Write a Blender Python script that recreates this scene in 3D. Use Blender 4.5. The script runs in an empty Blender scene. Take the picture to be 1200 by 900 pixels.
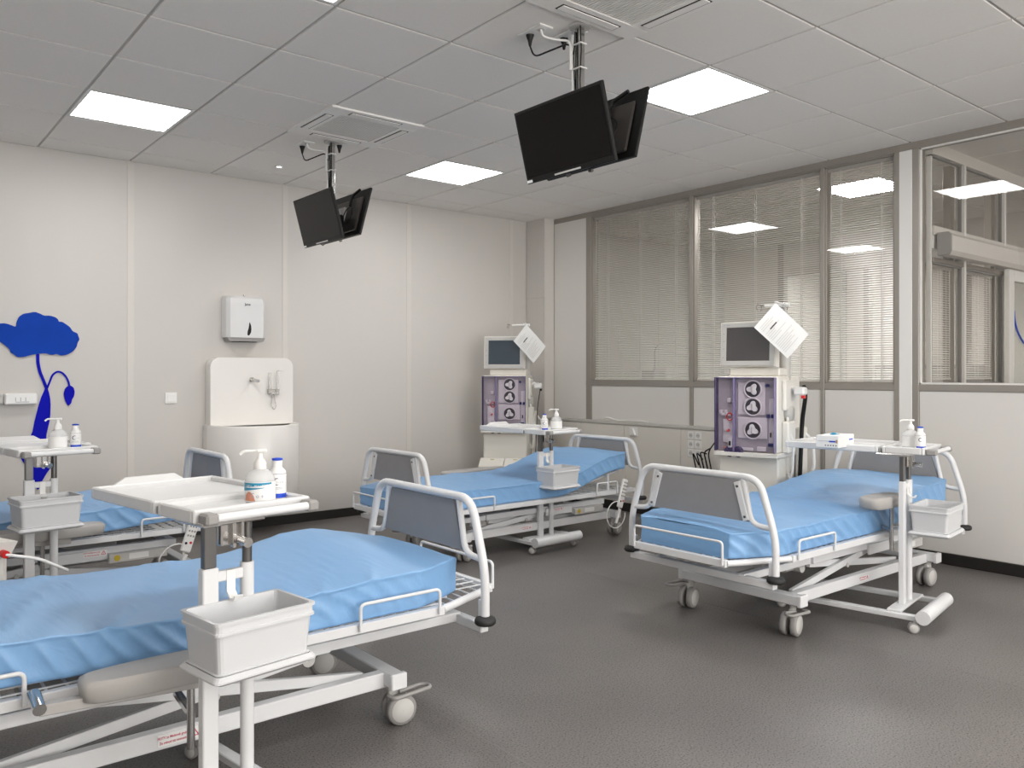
import bpy, bmesh, math, random
from mathutils import Vector, Matrix, noise
C = bpy.context.scene.collection
R = math.radians
PI = math.pi
# ------------------------------------------------------------------ camera, light, exposure
sc = bpy.context.scene
CAM_Z = 1.264
TH = 0.6845
cam = bpy.data.cameras.new('camera'); camo = bpy.data.objects.new('camera', cam); C.objects.link(camo)
cam.sensor_fit = 'HORIZONTAL'; cam.sensor_width = 36.0; cam.lens = 957.2 / 1200 * 36
cam.shift_y = -12.4 / 1200
camo.location = (0, 0, CAM_Z); camo.rotation_euler = (PI / 2, 0, -TH)
cam.clip_start = 0.05
sc.camera = camo
sc.view_settings.view_transform = 'Standard'; sc.view_settings.look = 'None'
sc.view_settings.gamma = 1.0; sc.view_settings.use_curve_mapping = False
sc.view_settings.exposure = 0.0
LAMP = 19.5         # radiance of the ceiling light diffusers
w = bpy.data.worlds.new('world'); sc.world = w; w.use_nodes = True
w.node_tree.nodes['Background'].inputs[0].default_value = (0.8, 0.85, 0.9, 1)
w.node_tree.nodes['Background'].inputs[1].default_value = 0.3
# added area light at the windowless back wall, out of view, lifts the room
ld = bpy.data.lights.new('added_back_fill', 'AREA'); ld.shape = 'RECTANGLE'; ld.size = 5.6; ld.size_y = 1.9; ld.energy = 240; ld.color = (1.0, 0.98, 0.95)
lo = bpy.data.objects.new('added_back_fill', ld); C.objects.link(lo); lo.location = (2.4, -3.12, 1.75); lo.rotation_euler = (R(90), 0, 0)
sc.cycles.max_bounces = 10; sc.cycles.diffuse_bounces = 6; sc.cycles.transparent_max_bounces = 24
sc.cycles.glossy_bounces = 5; sc.cycles.transmission_bounces = 8
sc.cycles.sample_clamp_indirect = 4.0; sc.cycles.use_denoising = True
sc.cycles.caustics_reflective = False; sc.cycles.caustics_refractive = False

# ------------------------------------------------------------------ room numbers
ZC = 2.845          # ceiling (tile face)
XR = 5.65           # right wall (glazed)
YL = 6.52           # left wall
XN, YB = -0.75, -3.2  # walls behind the camera
PT = 2.53           # partition beyond the glass
XF = 12.0

# ------------------------------------------------------------------ materials
def mat(name, col, rough=0.5, metal=0.0, var=0.0, vscale=8.0, bump=0.0, bscale=60.0, emit=None, coat=0.0, trans=0.0, ior=1.45, spec=0.5, alpha=1.0):
    m = bpy.data.materials.new(name); m.use_nodes = True
    nt = m.node_tree; b = nt.nodes['Principled BSDF']
    b.inputs['Base Color'].default_value = (*col, 1)
    b.inputs['Roughness'].default_value = rough; b.inputs['Metallic'].default_value = metal
    b.inputs['IOR'].default_value = ior
    b.inputs['Specular IOR Level'].default_value = spec
    b.inputs['Coat Weight'].default_value = coat
    b.inputs['Transmission Weight'].default_value = trans
    b.inputs['Alpha'].default_value = alpha
    if emit:
        b.inputs['Emission Color'].default_value = (*emit[0], 1); b.inputs['Emission Strength'].default_value = emit[1]
    tc = nt.nodes.new('ShaderNodeTexCoord')
    if var > 0:
        n = nt.nodes.new('ShaderNodeTexNoise'); n.inputs['Scale'].default_value = vscale; n.inputs['Detail'].default_value = 4
        nt.links.new(tc.outputs['Object'], n.inputs['Vector'])
        mx = nt.nodes.new('ShaderNodeMix'); mx.data_type = 'RGBA'
        mx.inputs[6].default_value = (*[c * (1 - var) for c in col], 1); mx.inputs[7].default_value = (*[min(1, c * (1 + var)) for c in col], 1)
        nt.links.new(n.outputs['Fac'], mx.inputs[0]); nt.links.new(mx.outputs[2], b.inputs['Base Color'])
    if bump > 0:
        n = nt.nodes.new('ShaderNodeTexNoise'); n.inputs['Scale'].default_value = bscale; n.inputs['Detail'].default_value = 3
        nt.links.new(tc.outputs['Object'], n.inputs['Vector'])
        bp = nt.nodes.new('ShaderNodeBump'); bp.inputs['Strength'].default_value = bump; bp.inputs['Distance'].default_value = 0.002
        nt.links.new(n.outputs['Fac'], bp.inputs['Height']); nt.links.new(bp.outputs[0], b.inputs['Normal'])
    return m
M = {}
M['wall'] = mat('wall_paint', (0.595, 0.570, 0.540), 0.55, var=0.015, vscale=1.5, bump=0.05, bscale=250)
M['strip'] = mat('cover_strip', (0.63, 0.60, 0.565), 0.4, var=0.01)
M['tile'] = mat('ceiling_tile', (0.86, 0.835, 0.80), 0.95, var=0.03, vscale=60, bump=0.25, bscale=300, spec=0.1)
M['tbar'] = mat('ceiling_grid_paint', (0.50, 0.485, 0.465), 0.6, var=0.01)
M['alu'] = mat('greige_aluminium', (0.34, 0.315, 0.285), 0.38, metal=0.35, var=0.02, vscale=3)
M['alul'] = mat('pale_frame', (0.78, 0.77, 0.75), 0.35, var=0.01)
M['panel'] = mat('partition_panel', (0.69, 0.67, 0.64), 0.5, var=0.012, vscale=2)
M['skirt'] = mat('black_skirting', (0.018, 0.016, 0.015), 0.45, var=0.15, vscale=10)
M['lavender'] = mat('lavender_edge', (0.22, 0.19, 0.34), 0.25, var=0.1, vscale=20)
M['white'] = mat('white_powder_coat', (0.70, 0.705, 0.715), 0.32, var=0.015, vscale=12, bump=0.03, bscale=300)
M['fascia'] = mat('fascia_plastic', (0.88, 0.86, 0.83), 0.5, var=0.01)
M['tray'] = mat('tray_plastic', (0.70, 0.70, 0.70), 0.35, var=0.01, vscale=20)
M['bin'] = mat('bin_plastic', (0.60, 0.607, 0.622), 0.42, var=0.015, vscale=15, bump=0.05, bscale=200)
M['board'] = mat('grey_laminate', (0.27, 0.265, 0.27), 0.5, var=0.06, vscale=14, bump=0.03, bscale=200)
M['boardedge'] = mat('board_edge', (0.50, 0.49, 0.48), 0.4, var=0.02)
M['pad'] = mat('grey_upholstery', (0.40, 0.385, 0.37), 0.55, var=0.03, vscale=10, bump=0.08, bscale=200)
M['chrome'] = mat('chrome', (0.55, 0.54, 0.53), 0.16, metal=1.0, var=0.05)
M['darksteel'] = mat('dark_steel', (0.17, 0.165, 0.16), 0.28, metal=0.85, var=0.1)
M['black'] = mat('black_plastic', (0.008, 0.008, 0.008), 0.4, spec=0.3, var=0.1)
M['rubber'] = mat('black_rubber', (0.02, 0.02, 0.02), 0.6, var=0.1)
M['greyplastic'] = mat('grey_plastic', (0.30, 0.29, 0.28), 0.45, var=0.03)
M['lightgrey'] = mat('light_grey_plastic', (0.55, 0.54, 0.52), 0.45, var=0.02)
M['cream'] = mat('machine_cream', (0.76, 0.735, 0.68), 0.4, var=0.012, vscale=10)
M['machgrey'] = mat('machine_grey', (0.50, 0.49, 0.465), 0.42, var=0.02)
M['screen'] = mat('monitor_glass', (0.085, 0.08, 0.08), 0.18, var=0.15, vscale=5)
M['screenblue'] = mat('monitor_glass_blue', (0.05, 0.068, 0.085), 0.25, var=0.15, vscale=5)
M['tv'] = mat('tv_glass', (0.006, 0.005, 0.005), 0.22, spec=0.25, var=0.2, vscale=3)
M['tvback'] = mat('tv_back', (0.045, 0.04, 0.036), 0.3, var=0.2, vscale=6)
M['ceramic'] = mat('sink_mineral', (0.80, 0.775, 0.745), 0.25, var=0.008, coat=0.2)
M['blue'] = mat('cobalt_paint', (0.004, 0.050, 0.38), 0.65, spec=0.15, bump=0.4, bscale=90, var=0.2, vscale=6)
M['bluedeep'] = mat('cobalt_paint_deep', (0.002, 0.004, 0.42), 0.65, spec=0.15, var=0.1)
M['red'] = mat('red_plastic', (0.6, 0.02, 0.02), 0.35, var=0.05)
M['redprint'] = mat('red_print', (0.55, 0.04, 0.10), 0.5, var=0.05)
M['darkprint'] = mat('dark_print', (0.04, 0.04, 0.05), 0.5, var=0.05)
M['greyprint'] = mat('grey_print', (0.35, 0.36, 0.40), 0.5, var=0.05)
M['navy'] = mat('navy_plastic', (0.015, 0.02, 0.12), 0.3, var=0.1)
M['labelblue'] = mat('label_blue', (0.01, 0.06, 0.55), 0.4, var=0.05)
M['labelteal'] = mat('label_teal', (0.02, 0.25, 0.42), 0.4, var=0.3, vscale=30)
M['orange'] = mat('label_orange', (0.62, 0.25, 0.16), 0.4, var=0.4, vscale=60)
M['yellow'] = mat('yellow_mark', (0.55, 0.42, 0.04), 0.45, var=0.05)
M['paper'] = mat('paper', (0.80, 0.80, 0.79), 0.6, var=0.01)
M['plasticwhite'] = mat('white_plastic', (0.80, 0.795, 0.78), 0.3, var=0.008)
M['mauve'] = mat('mauve_front', (0.40, 0.365, 0.395), 0.4, var=0.12, vscale=14)
M['mauvelight'] = mat('mauve_relief', (0.64, 0.60, 0.62), 0.38, var=0.06, vscale=20)
M['violet'] = mat('violet_edge', (0.045, 0.03, 0.10), 0.25, var=0.15, vscale=20)
M['slat'] = mat('blind_slat', (0.84, 0.825, 0.80), 0.4, var=0.02)
M['seam'] = mat('weld_seam', (0.20, 0.19, 0.18), 0.5, var=0.05)
M['duct'] = mat('duct_laminate', (0.70, 0.67, 0.62), 0.5, var=0.01)
M['dark'] = mat('dark_slot', (0.01, 0.01, 0.01), 0.8, var=0.1)
M['handtan'] = mat('tan_box', (0.45, 0.30, 0.15), 0.6, var=0.1)
M['filament'] = mat('lamp_diffuser', (0.9, 0.9, 0.9), 0.5, emit=((1.0, 0.985, 0.965), LAMP))
M['filament_bright'] = mat('lamp_diffuser_bright', (0.9, 0.9, 0.9), 0.5, emit=((1.0, 0.985, 0.965), 2.3 * LAMP))
M['ledspot'] = mat('spot_glow', (0.9, 0.9, 0.9), 0.5, emit=((1.0, 0.97, 0.92), 4.0))
M['gel'] = mat('gel_bottle', (0.90, 0.91, 0.92), 0.08, alpha=0.45)

def glass_mat(name, tint, ior):
    m = bpy.data.materials.new(name); m.use_nodes = True; nt = m.node_tree
    for n in list(nt.nodes): nt.nodes.remove(n)
    out = nt.nodes.new('ShaderNodeOutputMaterial'); mix = nt.nodes.new('ShaderNodeMixShader')
    tr = nt.nodes.new('ShaderNodeBsdfTransparent'); gl = nt.nodes.new('ShaderNodeBsdfGlossy'); fr = nt.nodes.new('ShaderNodeFresnel')
    tr.inputs[0].default_value = (*tint, 1); gl.inputs['Roughness'].default_value = 0.0; fr.inputs[0].default_value = ior
    ge = nt.nodes.new('ShaderNodeNewGeometry'); sb = nt.nodes.new('ShaderNodeMath'); sb.operation = 'SUBTRACT'; sb.inputs[0].default_value = 1
    mu = nt.nodes.new('ShaderNodeMath'); mu.operation = 'MULTIPLY'; nt.links.new(ge.outputs['Backfacing'], sb.inputs[1]); nt.links.new(sb.outputs[0], mu.inputs[0]); nt.links.new(fr.outputs[0], mu.inputs[1])
    nt.links.new(mu.outputs[0], mix.inputs[0]); nt.links.new(tr.outputs[0], mix.inputs[1]); nt.links.new(gl.outputs[0], mix.inputs[2])
    nt.links.new(mix.outputs[0], out.inputs[0]); return m
M['glass'] = glass_mat('window_glass', (0.975, 0.97, 0.96), 1.7)
M['glassdark'] = glass_mat('tinted_glass', (0.90, 0.91, 0.89), 1.5)
M['doorfilm'] = glass_mat('violet_film', (0.96, 0.945, 0.965), 1.45)

def floor_mat():
    m = bpy.data.materials.new('speckled_vinyl'); m.use_nodes = True; nt = m.node_tree; b = nt.nodes['Principled BSDF']
    tc = nt.nodes.new('ShaderNodeTexCoord')
    big = nt.nodes.new('ShaderNodeTexNoise'); big.inputs['Scale'].default_value = 1.1; big.inputs['Detail'].default_value = 5
    fine = nt.nodes.new('ShaderNodeTexVoronoi'); fine.inputs['Scale'].default_value = 170
    sp = nt.nodes.new('ShaderNodeTexNoise'); sp.inputs['Scale'].default_value = 150; sp.inputs['Detail'].default_value = 2
    for n in (big, fine, sp): nt.links.new(tc.outputs['Object'], n.inputs['Vector'])
    r1 = nt.nodes.new('ShaderNodeValToRGB'); r1.color_ramp.elements[0].color = (0.125, 0.115, 0.110, 1); r1.color_ramp.elements[1].color = (0.185, 0.171, 0.164, 1)
    r1.color_ramp.elements[0].position = 0.3; r1.color_ramp.elements[1].position = 0.7
    r2 = nt.nodes.new('ShaderNodeValToRGB'); r2.color_ramp.elements[0].color = (0.30, 0.30, 0.30, 1); r2.color_ramp.elements[1].color = (1, 1, 1, 1)
    r2.color_ramp.elements[0].position = 0.37; r2.color_ramp.elements[1].position = 0.42
    r3 = nt.nodes.new('ShaderNodeValToRGB'); r3.color_ramp.elements[0].color = (1, 1, 1, 1); r3.color_ramp.elements[1].color = (1.45, 1.42, 1.4, 1)
    r3.color_ramp.elements[0].position = 0.60; r3.color_ramp.elements[1].position = 0.68
    nt.links.new(big.outputs['Fac'], r1.inputs[0]); nt.links.new(sp.outputs['Fac'], r2.inputs[0]); nt.links.new(sp.outputs['Fac'], r3.inputs[0])
    m1 = nt.nodes.new('ShaderNodeMix'); m1.data_type = 'RGBA'; m1.blend_type = 'MULTIPLY'; m1.inputs[0].default_value = 1
    m2 = nt.nodes.new('ShaderNodeMix'); m2.data_type = 'RGBA'; m2.blend_type = 'MULTIPLY'; m2.inputs[0].default_value = 1
    nt.links.new(r1.outputs[0], m1.inputs[6]); nt.links.new(r2.outputs[0], m1.inputs[7])
    nt.links.new(m1.outputs[2], m2.inputs[6]); nt.links.new(r3.outputs[0], m2.inputs[7])
    nt.links.new(m2.outputs[2], b.inputs['Base Color'])
    rr = nt.nodes.new('ShaderNodeMapRange'); rr.inputs['To Min'].default_value = 0.34; rr.inputs['To Max'].default_value = 0.48
    nt.links.new(big.outputs['Fac'], rr.inputs[0]); nt.links.new(rr.outputs[0], b.inputs['Roughness'])
    bp = nt.nodes.new('ShaderNodeBump'); bp.inputs['Strength'].default_value = 0.03; bp.inputs['Distance'].default_value = 0.001
    nt.links.new(fine.outputs['Distance'], bp.inputs['Height']); nt.links.new(bp.outputs[0], b.inputs['Normal'])
    return m
M['floor'] = floor_mat()

def mattress_mat():
    m = bpy.data.materials.new('blue_vinyl_cover'); m.use_nodes = True; nt = m.node_tree; b = nt.nodes['Principled BSDF']
    tc = nt.nodes.new('ShaderNodeTexCoord'); mp = nt.nodes.new('ShaderNodeMapping'); mp.inputs['Scale'].default_value = (5, 1.6, 6); mp.inputs['Rotation'].default_value = (0, 0, 0.35)
    n = nt.nodes.new('ShaderNodeTexNoise'); n.inputs['Scale'].default_value = 1.6; n.inputs['Detail'].default_value = 3; n.inputs['Distortion'].default_value = 0.8
    n2 = nt.nodes.new('ShaderNodeTexNoise'); n2.inputs['Scale'].default_value = 2.5; n2.inputs['Detail'].default_value = 3
    nt.links.new(tc.outputs['Object'], mp.inputs[0]); nt.links.new(mp.outputs[0], n.inputs['Vector']); nt.links.new(tc.outputs['Object'], n2.inputs['Vector'])
    r = nt.nodes.new('ShaderNodeValToRGB'); r.color_ramp.elements[0].color = (0.185, 0.37, 0.635, 1); r.color_ramp.elements[1].color = (0.225, 0.415, 0.68, 1)
    nt.links.new(n2.outputs['Fac'], r.inputs[0]); nt.links.new(r.outputs[0], b.inputs['Base Color'])
    b.inputs['Roughness'].default_value = 0.42; b.inputs['Specular IOR Level'].default_value = 0.6
    bp = nt.nodes.new('ShaderNodeBump'); bp.inputs['Strength'].default_value = 0.5; bp.inputs['Distance'].default_value = 0.012
    nt.links.new(n.outputs['Fac'], bp.inputs['Height']); nt.links.new(bp.outputs[0], b.inputs['Normal'])
    return m
M['mattress'] = mattress_mat()

# ------------------------------------------------------------------ mesh helpers
class MB:
    def __init__(s): s.v = []; s.f = []; s.sm = []
    def add(s, vs, fs, smooth=False):
        o = len(s.v); s.v += [tuple(p) for p in vs]; s.f += [tuple(i + o for i in f) for f in fs]; s.sm += [smooth] * len(fs); return s
    def box(s, x0, x1, y0, y1, z0, z1, b=0.0, mtx=None):
        if x1 < x0: x0, x1 = x1, x0
        if y1 < y0: y0, y1 = y1, y0
        if z1 < z0: z0, z1 = z1, z0
        if b <= 0:
            vs = [(x, y, z) for x in (x0, x1) for y in (y0, y1) for z in (z0, z1)]
            fs = [(0, 1, 3, 2), (4, 6, 7, 5), (0, 4, 5, 1), (2, 3, 7, 6), (0, 2, 6, 4), (1, 5, 7, 3)]
        else:
            b = min(b, (x1 - x0) * .49, (y1 - y0) * .49, (z1 - z0) * .49)
            cx, cy, cz = (x0 + x1) / 2, (y0 + y1) / 2, (z0 + z1) / 2; hx, hy, hz = (x1 - x0) / 2, (y1 - y0) / 2, (z1 - z0) / 2
            vs = []; idx = {}
            for sx in (-1, 1):
                for sy in (-1, 1):
                    for sz in (-1, 1):
                        for k, (a, bb, c) in enumerate(((0, b, b), (b, 0, b), (b, b, 0))):
                            idx[(sx, sy, sz, k)] = len(vs); vs.append((cx + sx * (hx - a), cy + sy * (hy - bb), cz + sz * (hz - c)))
            fs = []
            def q(*ids): fs.append(ids)
            for k in range(3):
                for sg in (-1, 1):
                    o = [0, 1, 2]; o.remove(k)
                    L = []
                    for p, r_ in ((-1, -1), (1, -1), (1, 1), (-1, 1)):
                        key = [0, 0, 0]; key[k] = sg; key[o[0]] = p; key[o[1]] = r_; L.append(idx[(*key, k)])
                    flip = (sg < 0) != (k == 1)
                    q(*(L[::-1] if flip else L))
            for k in range(3):   # edges along axis k
                o = [0, 1, 2]; o.remove(k)
                for p in (-1, 1):
                    for r_ in (-1, 1):
                        def kk(s1, w):
                            key = [0, 0, 0]; key[k] = s1; key[o[0]] = p; key[o[1]] = r_; return idx[(*key, w)]
                        q(kk(-1, o[0]), kk(1, o[0]), kk(1, o[1]), kk(-1, o[1]))
            for sx in (-1, 1):
                for sy in (-1, 1):
                    for sz in (-1, 1): q(idx[(sx, sy, sz, 0)], idx[(sx, sy, sz, 1)], idx[(sx, sy, sz, 2)])
        if mtx is not None: vs = [mtx @ Vector(p) for p in vs]
        return s.add(vs, fs)
    def bar(s, p0, p1, w, h, b=0.002):
        # rectangular bar from p0 to p1, w sideways, h in the up direction
        p0 = Vector(p0); p1 = Vector(p1); d = p1 - p0; L = d.length; d.normalize()
        side = d.cross(Vector((0, 0, 1)))
        if side.length < 1e-4: side = Vector((0, 1, 0))
        side.normalize(); up = side.cross(d)
        m = Matrix((d, side, up)).transposed().to_4x4(); m.translation = p0
        return s.box(0, L, -w / 2, w / 2, -h / 2, h / 2, b, m)
    def cyl(s, p0, p1, r, r1=None, n=16, cap=True):
        r1 = r if r1 is None else r1
        p0 = Vector(p0); p1 = Vector(p1); d = (p1 - p0).normalized(); a = d.orthogonal().normalized(); b = d.cross(a)
        vs = [p0 + (a * math.cos(2 * PI * i / n) + b * math.sin(2 * PI * i / n)) * r for i in range(n)] + \
             [p1 + (a * math.cos(2 * PI * i / n) + b * math.sin(2 * PI * i / n)) * r1 for i in range(n)]
        s.add(vs, [(i, (i + 1) % n, n + (i + 1) % n, n + i) for i in range(n)], True)
        if cap:
            s.add(vs[:n], [tuple(range(n))[::-1]]); s.add(vs[n:], [tuple(range(n))])
        return s
    def tube(s, path, r, n=10, bend=0.0, closed=False, seg=5):
        P = [Vector(p) for p in path]
        if bend > 0:
            Q = []; m_ = len(P)
            for i, p in enumerate(P):
                if not closed and i in (0, m_ - 1): Q.append(p); continue
                a = P[(i - 1) % m_]; c = P[(i + 1) % m_]
                la = (a - p).length; lc = (c - p).length; k = min(bend, la * .49, lc * .49)
                q0 = p + (a - p).normalized() * k; q1 = p + (c - p).normalized() * k
                for j in range(seg + 1):
                    t = j / seg; Q.append(q0 * (1 - t) ** 2 + p * 2 * t * (1 - t) + q1 * t * t)
            P = Q
        m_ = len(P); vs = []; ref = None
        for i, p in enumerate(P):
            if closed: t = (P[(i + 1) % m_] - P[i - 1])
            else: t = (P[min(i + 1, m_ - 1)] - P[max(i - 1, 0)])
            t.normalize()
            if ref is None: ref = t.orthogonal().normalized()
            ref = (ref - t * ref.dot(t))
            if ref.length < 1e-6: ref = t.orthogonal()
            ref.normalize(); b = t.cross(ref)
            vs += [p + (ref * math.cos(2 * PI * k / n) + b * math.sin(2 * PI * k / n)) * r for k in range(n)]
        fs = []
        for i in range(m_ if closed else m_ - 1):
            j = (i + 1) % m_
            for k in range(n): fs.append((i * n + k, i * n + (k + 1) % n, j * n + (k + 1) % n, j * n + k))
        s.add(vs, fs, True)
        if not closed:
            s.add(vs[:n], [tuple(range(n))[::-1]]); s.add(vs[-n:], [tuple(range(n))])
        return s
    def lathe(s, prof, c=(0, 0, 0), n=24, axis=2):
        vs = []
        for r, z in prof:
            for k in range(n):
                a = 2 * PI * k / n; p = [math.cos(a) * r, math.sin(a) * r, z]
                if axis == 0: p = [z, p[0], p[1]]
                elif axis == 1: p = [p[0], z, p[1]]
                vs.append((p[0] + c[0], p[1] + c[1], p[2] + c[2]))
        fs = []
        for i in range(len(prof) - 1):
            for k in range(n): fs.append((i * n + k, i * n + (k + 1) % n, (i + 1) * n + (k + 1) % n, (i + 1) * n + k))
        return s.add(vs, fs, True)
    def prism(s, pts, d0, d1, plane='xz'):
        # polygon in a plane extruded along the third axis
        def P(a, b, d):
            return {'xz': (a, d, b), 'xy': (a, b, d), 'yz': (d, a, b)}[plane]
        n = len(pts); vs = [P(a, b, d0) for a, b in pts] + [P(a, b, d1) for a, b in pts]
        fs = [tuple(range(n)), tuple(range(2 * n - 1, n - 1, -1))] + [(i, (i + 1) % n, n + (i + 1) % n, n + i) for i in range(n)]
        return s.add(vs, fs)
    def xf(s, m): s.v = [tuple(m @ Vector(p)) for p in s.v]; return s
    def mesh(s, name, m):
        me = bpy.data.meshes.new(name); me.from_pydata(s.v, [], s.f)
        me.polygons.foreach_set('use_smooth', s.sm); me.materials.append(M[m]); 
        bm = bmesh.new(); bm.from_mesh(me); bmesh.ops.recalc_face_normals(bm, faces=bm.faces); bm.to_mesh(me); bm.free()
        me.update(); return me
    def build(s, name, m, parent=None, loc=None, rz=None, kind=None, label=None):
        o = bpy.data.objects.new(name, s.mesh(name, m)); C.objects.link(o)
        if parent is not None: o.parent = parent
        if loc is not None: o.location = loc
        if rz is not None: o.rotation_euler.z = rz
        if kind: o['kind'] = kind
        if label: o['label'] = label
        return o
def tag(o, label, cat, group=None):
    o['label'] = label; o['category'] = cat
    if group: o['group'] = group
    return o
def empty(name, loc=(0, 0, 0), rz=0.0):
    o = bpy.data.objects.new(name, None); C.objects.link(o); o.location = loc; o.rotation_euler.z = rz; o.empty_display_size = .05; return o
def thing(name, label, cat, loc=(0, 0, 0), rz=0.0, group=None): return tag(empty(name, loc, rz), label, cat, group)
def share(name, me, parent, loc=(0, 0, 0), rot=(0, 0, 0)):
    o = bpy.data.objects.new(name, me); C.objects.link(o); o.parent = parent; o.location = loc; o.rotation_euler = rot; return o
def text(name, body, size, m, parent, loc, rot, ext=0.0004, align='CENTER', xs=1.0, bold=0.0):
    cu = bpy.data.curves.new(name, 'FONT'); cu.body = body; cu.size = size; cu.extrude = ext; cu.align_x = align; cu.align_y = 'CENTER'; cu.resolution_u = 2; cu.offset = bold
    t = bpy.data.objects.new(name, cu); C.objects.link(t)
    bpy.context.view_layer.update()
    me = bpy.data.meshes.new_from_object(t.evaluated_get(bpy.context.evaluated_depsgraph_get()))
    bpy.data.objects.remove(t); me.materials.clear(); me.materials.append(M[m])
    o = bpy.data.objects.new(name, me); C.objects.link(o); o.location = loc; o.rotation_euler = rot; o.scale = (xs, 1, 1)
    if parent is not None: o.parent = parent
    return o
def structure(o): o['kind'] = 'structure'; return o
def rrect(x0, x1, y0, y1, r, n=5):
    pts = []
    for cx, cy, a0 in ((x1 - r, y1 - r, 0), (x0 + r, y1 - r, 90), (x0 + r, y0 + r, 180), (x1 - r, y0 + r, 270)):
        for i in range(n + 1): a = R(a0 + 90 * i / n); pts.append((cx + r * math.cos(a), cy + r * math.sin(a)))
    return pts

# ------------------------------------------------------------------ setting: floor
fl = structure(MB().box(XN, XF, YB, YL, -0.05, 0, 0).build('floor', 'floor'))
for x in (-.27, 1.71, 3.67):   # weld seams between the vinyl sheets
    MB().box(x - .002, x + .002, YB, YL, 0.0, 0.0006).build('weld_seam', 'seam', fl)
# ------------------------------------------------------------------ ceiling
GX, GY = 1.04, 0.21      # a grid node
cut = {}
AC1 = (2.24, 4.41); AC2 = (2.24, 2.01)
LIGHTS = [(1.04, 5.01), (3.44, 5.01), (1.04, 2.61), (3.44, 2.61), (1.04, .21), (3.44, .21), (1.04, -2.19), (3.44, -2.19)]
holes = {(round(a, 2), round(b, 2)) for a, b in LIGHTS + [AC1, AC2]}
def gridlines(g0, a, b):
    k = math.ceil((a - g0) / .6 - 1e-6); out = []
    while g0 + k * .6 < b - 1e-6: out.append(g0 + k * .6); k += 1
    return out
def make_ceiling(x0, x1, y0, y1, holes, keep, nm='ceiling'):
    ce = structure(MB().box(x0, x1, y0, y1, ZC + .030, ZC + .08).build(nm, 'tile'))
    g = MB(); gx = gridlines(GX, x0, x1); gy = gridlines(GY, y0, y1)
    for x in gx: g.box(x - .012, x + .012, y0, y1, ZC + .007, ZC + .012)
    for y in gy: g.box(x0, x1, y - .012, y + .012, ZC + .0065, ZC + .0115)
    g.box(x0, x0 + .02, y0, y1, ZC + .004, ZC + .009); g.box(x1 - .02, x1, y0, y1, ZC + .004, ZC + .009)
    g.box(x0, x1, y0, y0 + .02, ZC + .004, ZC + .009); g.box(x0, x1, y1 - .02, y1, ZC + .004, ZC + .009)
    g.build('grid_bars', 'tbar', ce)
    xs = [x0] + gx + [x1]; ys = [y0] + gy + [y1]; rest = MB(); cache = {}
    for i in range(len(xs) - 1):
        for j in range(len(ys) - 1):
            a, b, c, d = xs[i], xs[i + 1], ys[j], ys[j + 1]
            if (round(a, 2), round(c, 2)) in holes: continue
            if b - a < .05 or d - c < .05: continue
            w_, h_ = b - a - .015, d - c - .015
            if keep(a, c):
                key = (round(w_, 3), round(h_, 3))
                if key not in cache:
                    q = MB(); q.box(-w_ / 2, w_ / 2, -h_ / 2, h_ / 2, 0, .022, .0015); cache[key] = q.mesh('tile', 'tile')
                share('tile', cache[key], ce, ((a + b) / 2, (c + d) / 2, ZC))
            else: rest.box(a + .0075, b - .0075, c + .0075, d - .0075, ZC, ZC + .022, .0015)
    if rest.v: rest.build('tile_field', 'tile', ce, kind='stuff')
    return ce
ceil1 = make_ceiling(XN, XR + .10, YB, YL, holes, lambda a, c: a > 0 and c > .5 or c > 1.5)
L2 = [(6.47, 3.24), (9.8, 3.1)]
holes2 = set()
ceil2 = make_ceiling(XR + .13, XF, YB, YL + .0, {(6.44, 3.21), (9.44, 3.21), (7.04, -.39), (9.44, .21), (10.04, 5.01)}, lambda a, c: False)
# ------------------------------------------------------------------ left wall (with the sink)
wl = structure(MB().box(XN, XF, YL + .012, YL + .1, 0, ZC + .08).build('wall_left', 'wall'))
seams = [-.78, .435, 1.648, 2.861, 4.076, 5.31, 5.52]
for a, b in zip(seams[:-1], seams[1:]):
    MB().box(a + .003, b - .003, YL, YL + .012, .075, ZC + .02, .002).build('panel', 'wall', wl)
for a in seams[1:-1]:
    MB().box(a - .024, a + .024, YL - .004, YL, .075, ZC + .01, .0015).build('cover_strip', 'strip', wl)
for a, b in ((5.75, 7.6), (7.6, 8.9)):
    MB().box(a + .003, b - .003, YL, YL + .012, .075, ZC + .02, .002).build('panel', 'wall', wl)
structure(MB().box(XN, 5.52, YL - .012, YL - .0045, 0, .075, .002).build('baseboard_left', 'skirt'))
# service shaft in the corner
sh = structure(MB().box(5.52, XR + .1, 6.24, YL, 0, ZC + .02, .003).build('wall_shaft', 'wall'))
MB().box(5.512, 5.52, 6.245, YL - .005, .08, 2.03, .002).build('panel', 'wall', sh)
MB().box(5.512, 5.52, 6.245, YL - .005, 2.04, ZC, .002).build('panel', 'wall', sh)
MB().box(5.514, 5.64, 6.232, 6.24, .08, ZC, .002).build('corner_cover', 'strip', sh)
# walls behind the camera
structure(MB().box(XN - .1, XN, YB, YL, 0, ZC + .08).build('wall_near', 'wall'))
structure(MB().box(XN, XF, YB - .1, YB, 0, ZC + .08).build('wall_back', 'wall'))
structure(MB().box(XF, XF + .1, YB, YL, 0, ZC + .08).build('wall_far', 'wall'))
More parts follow.
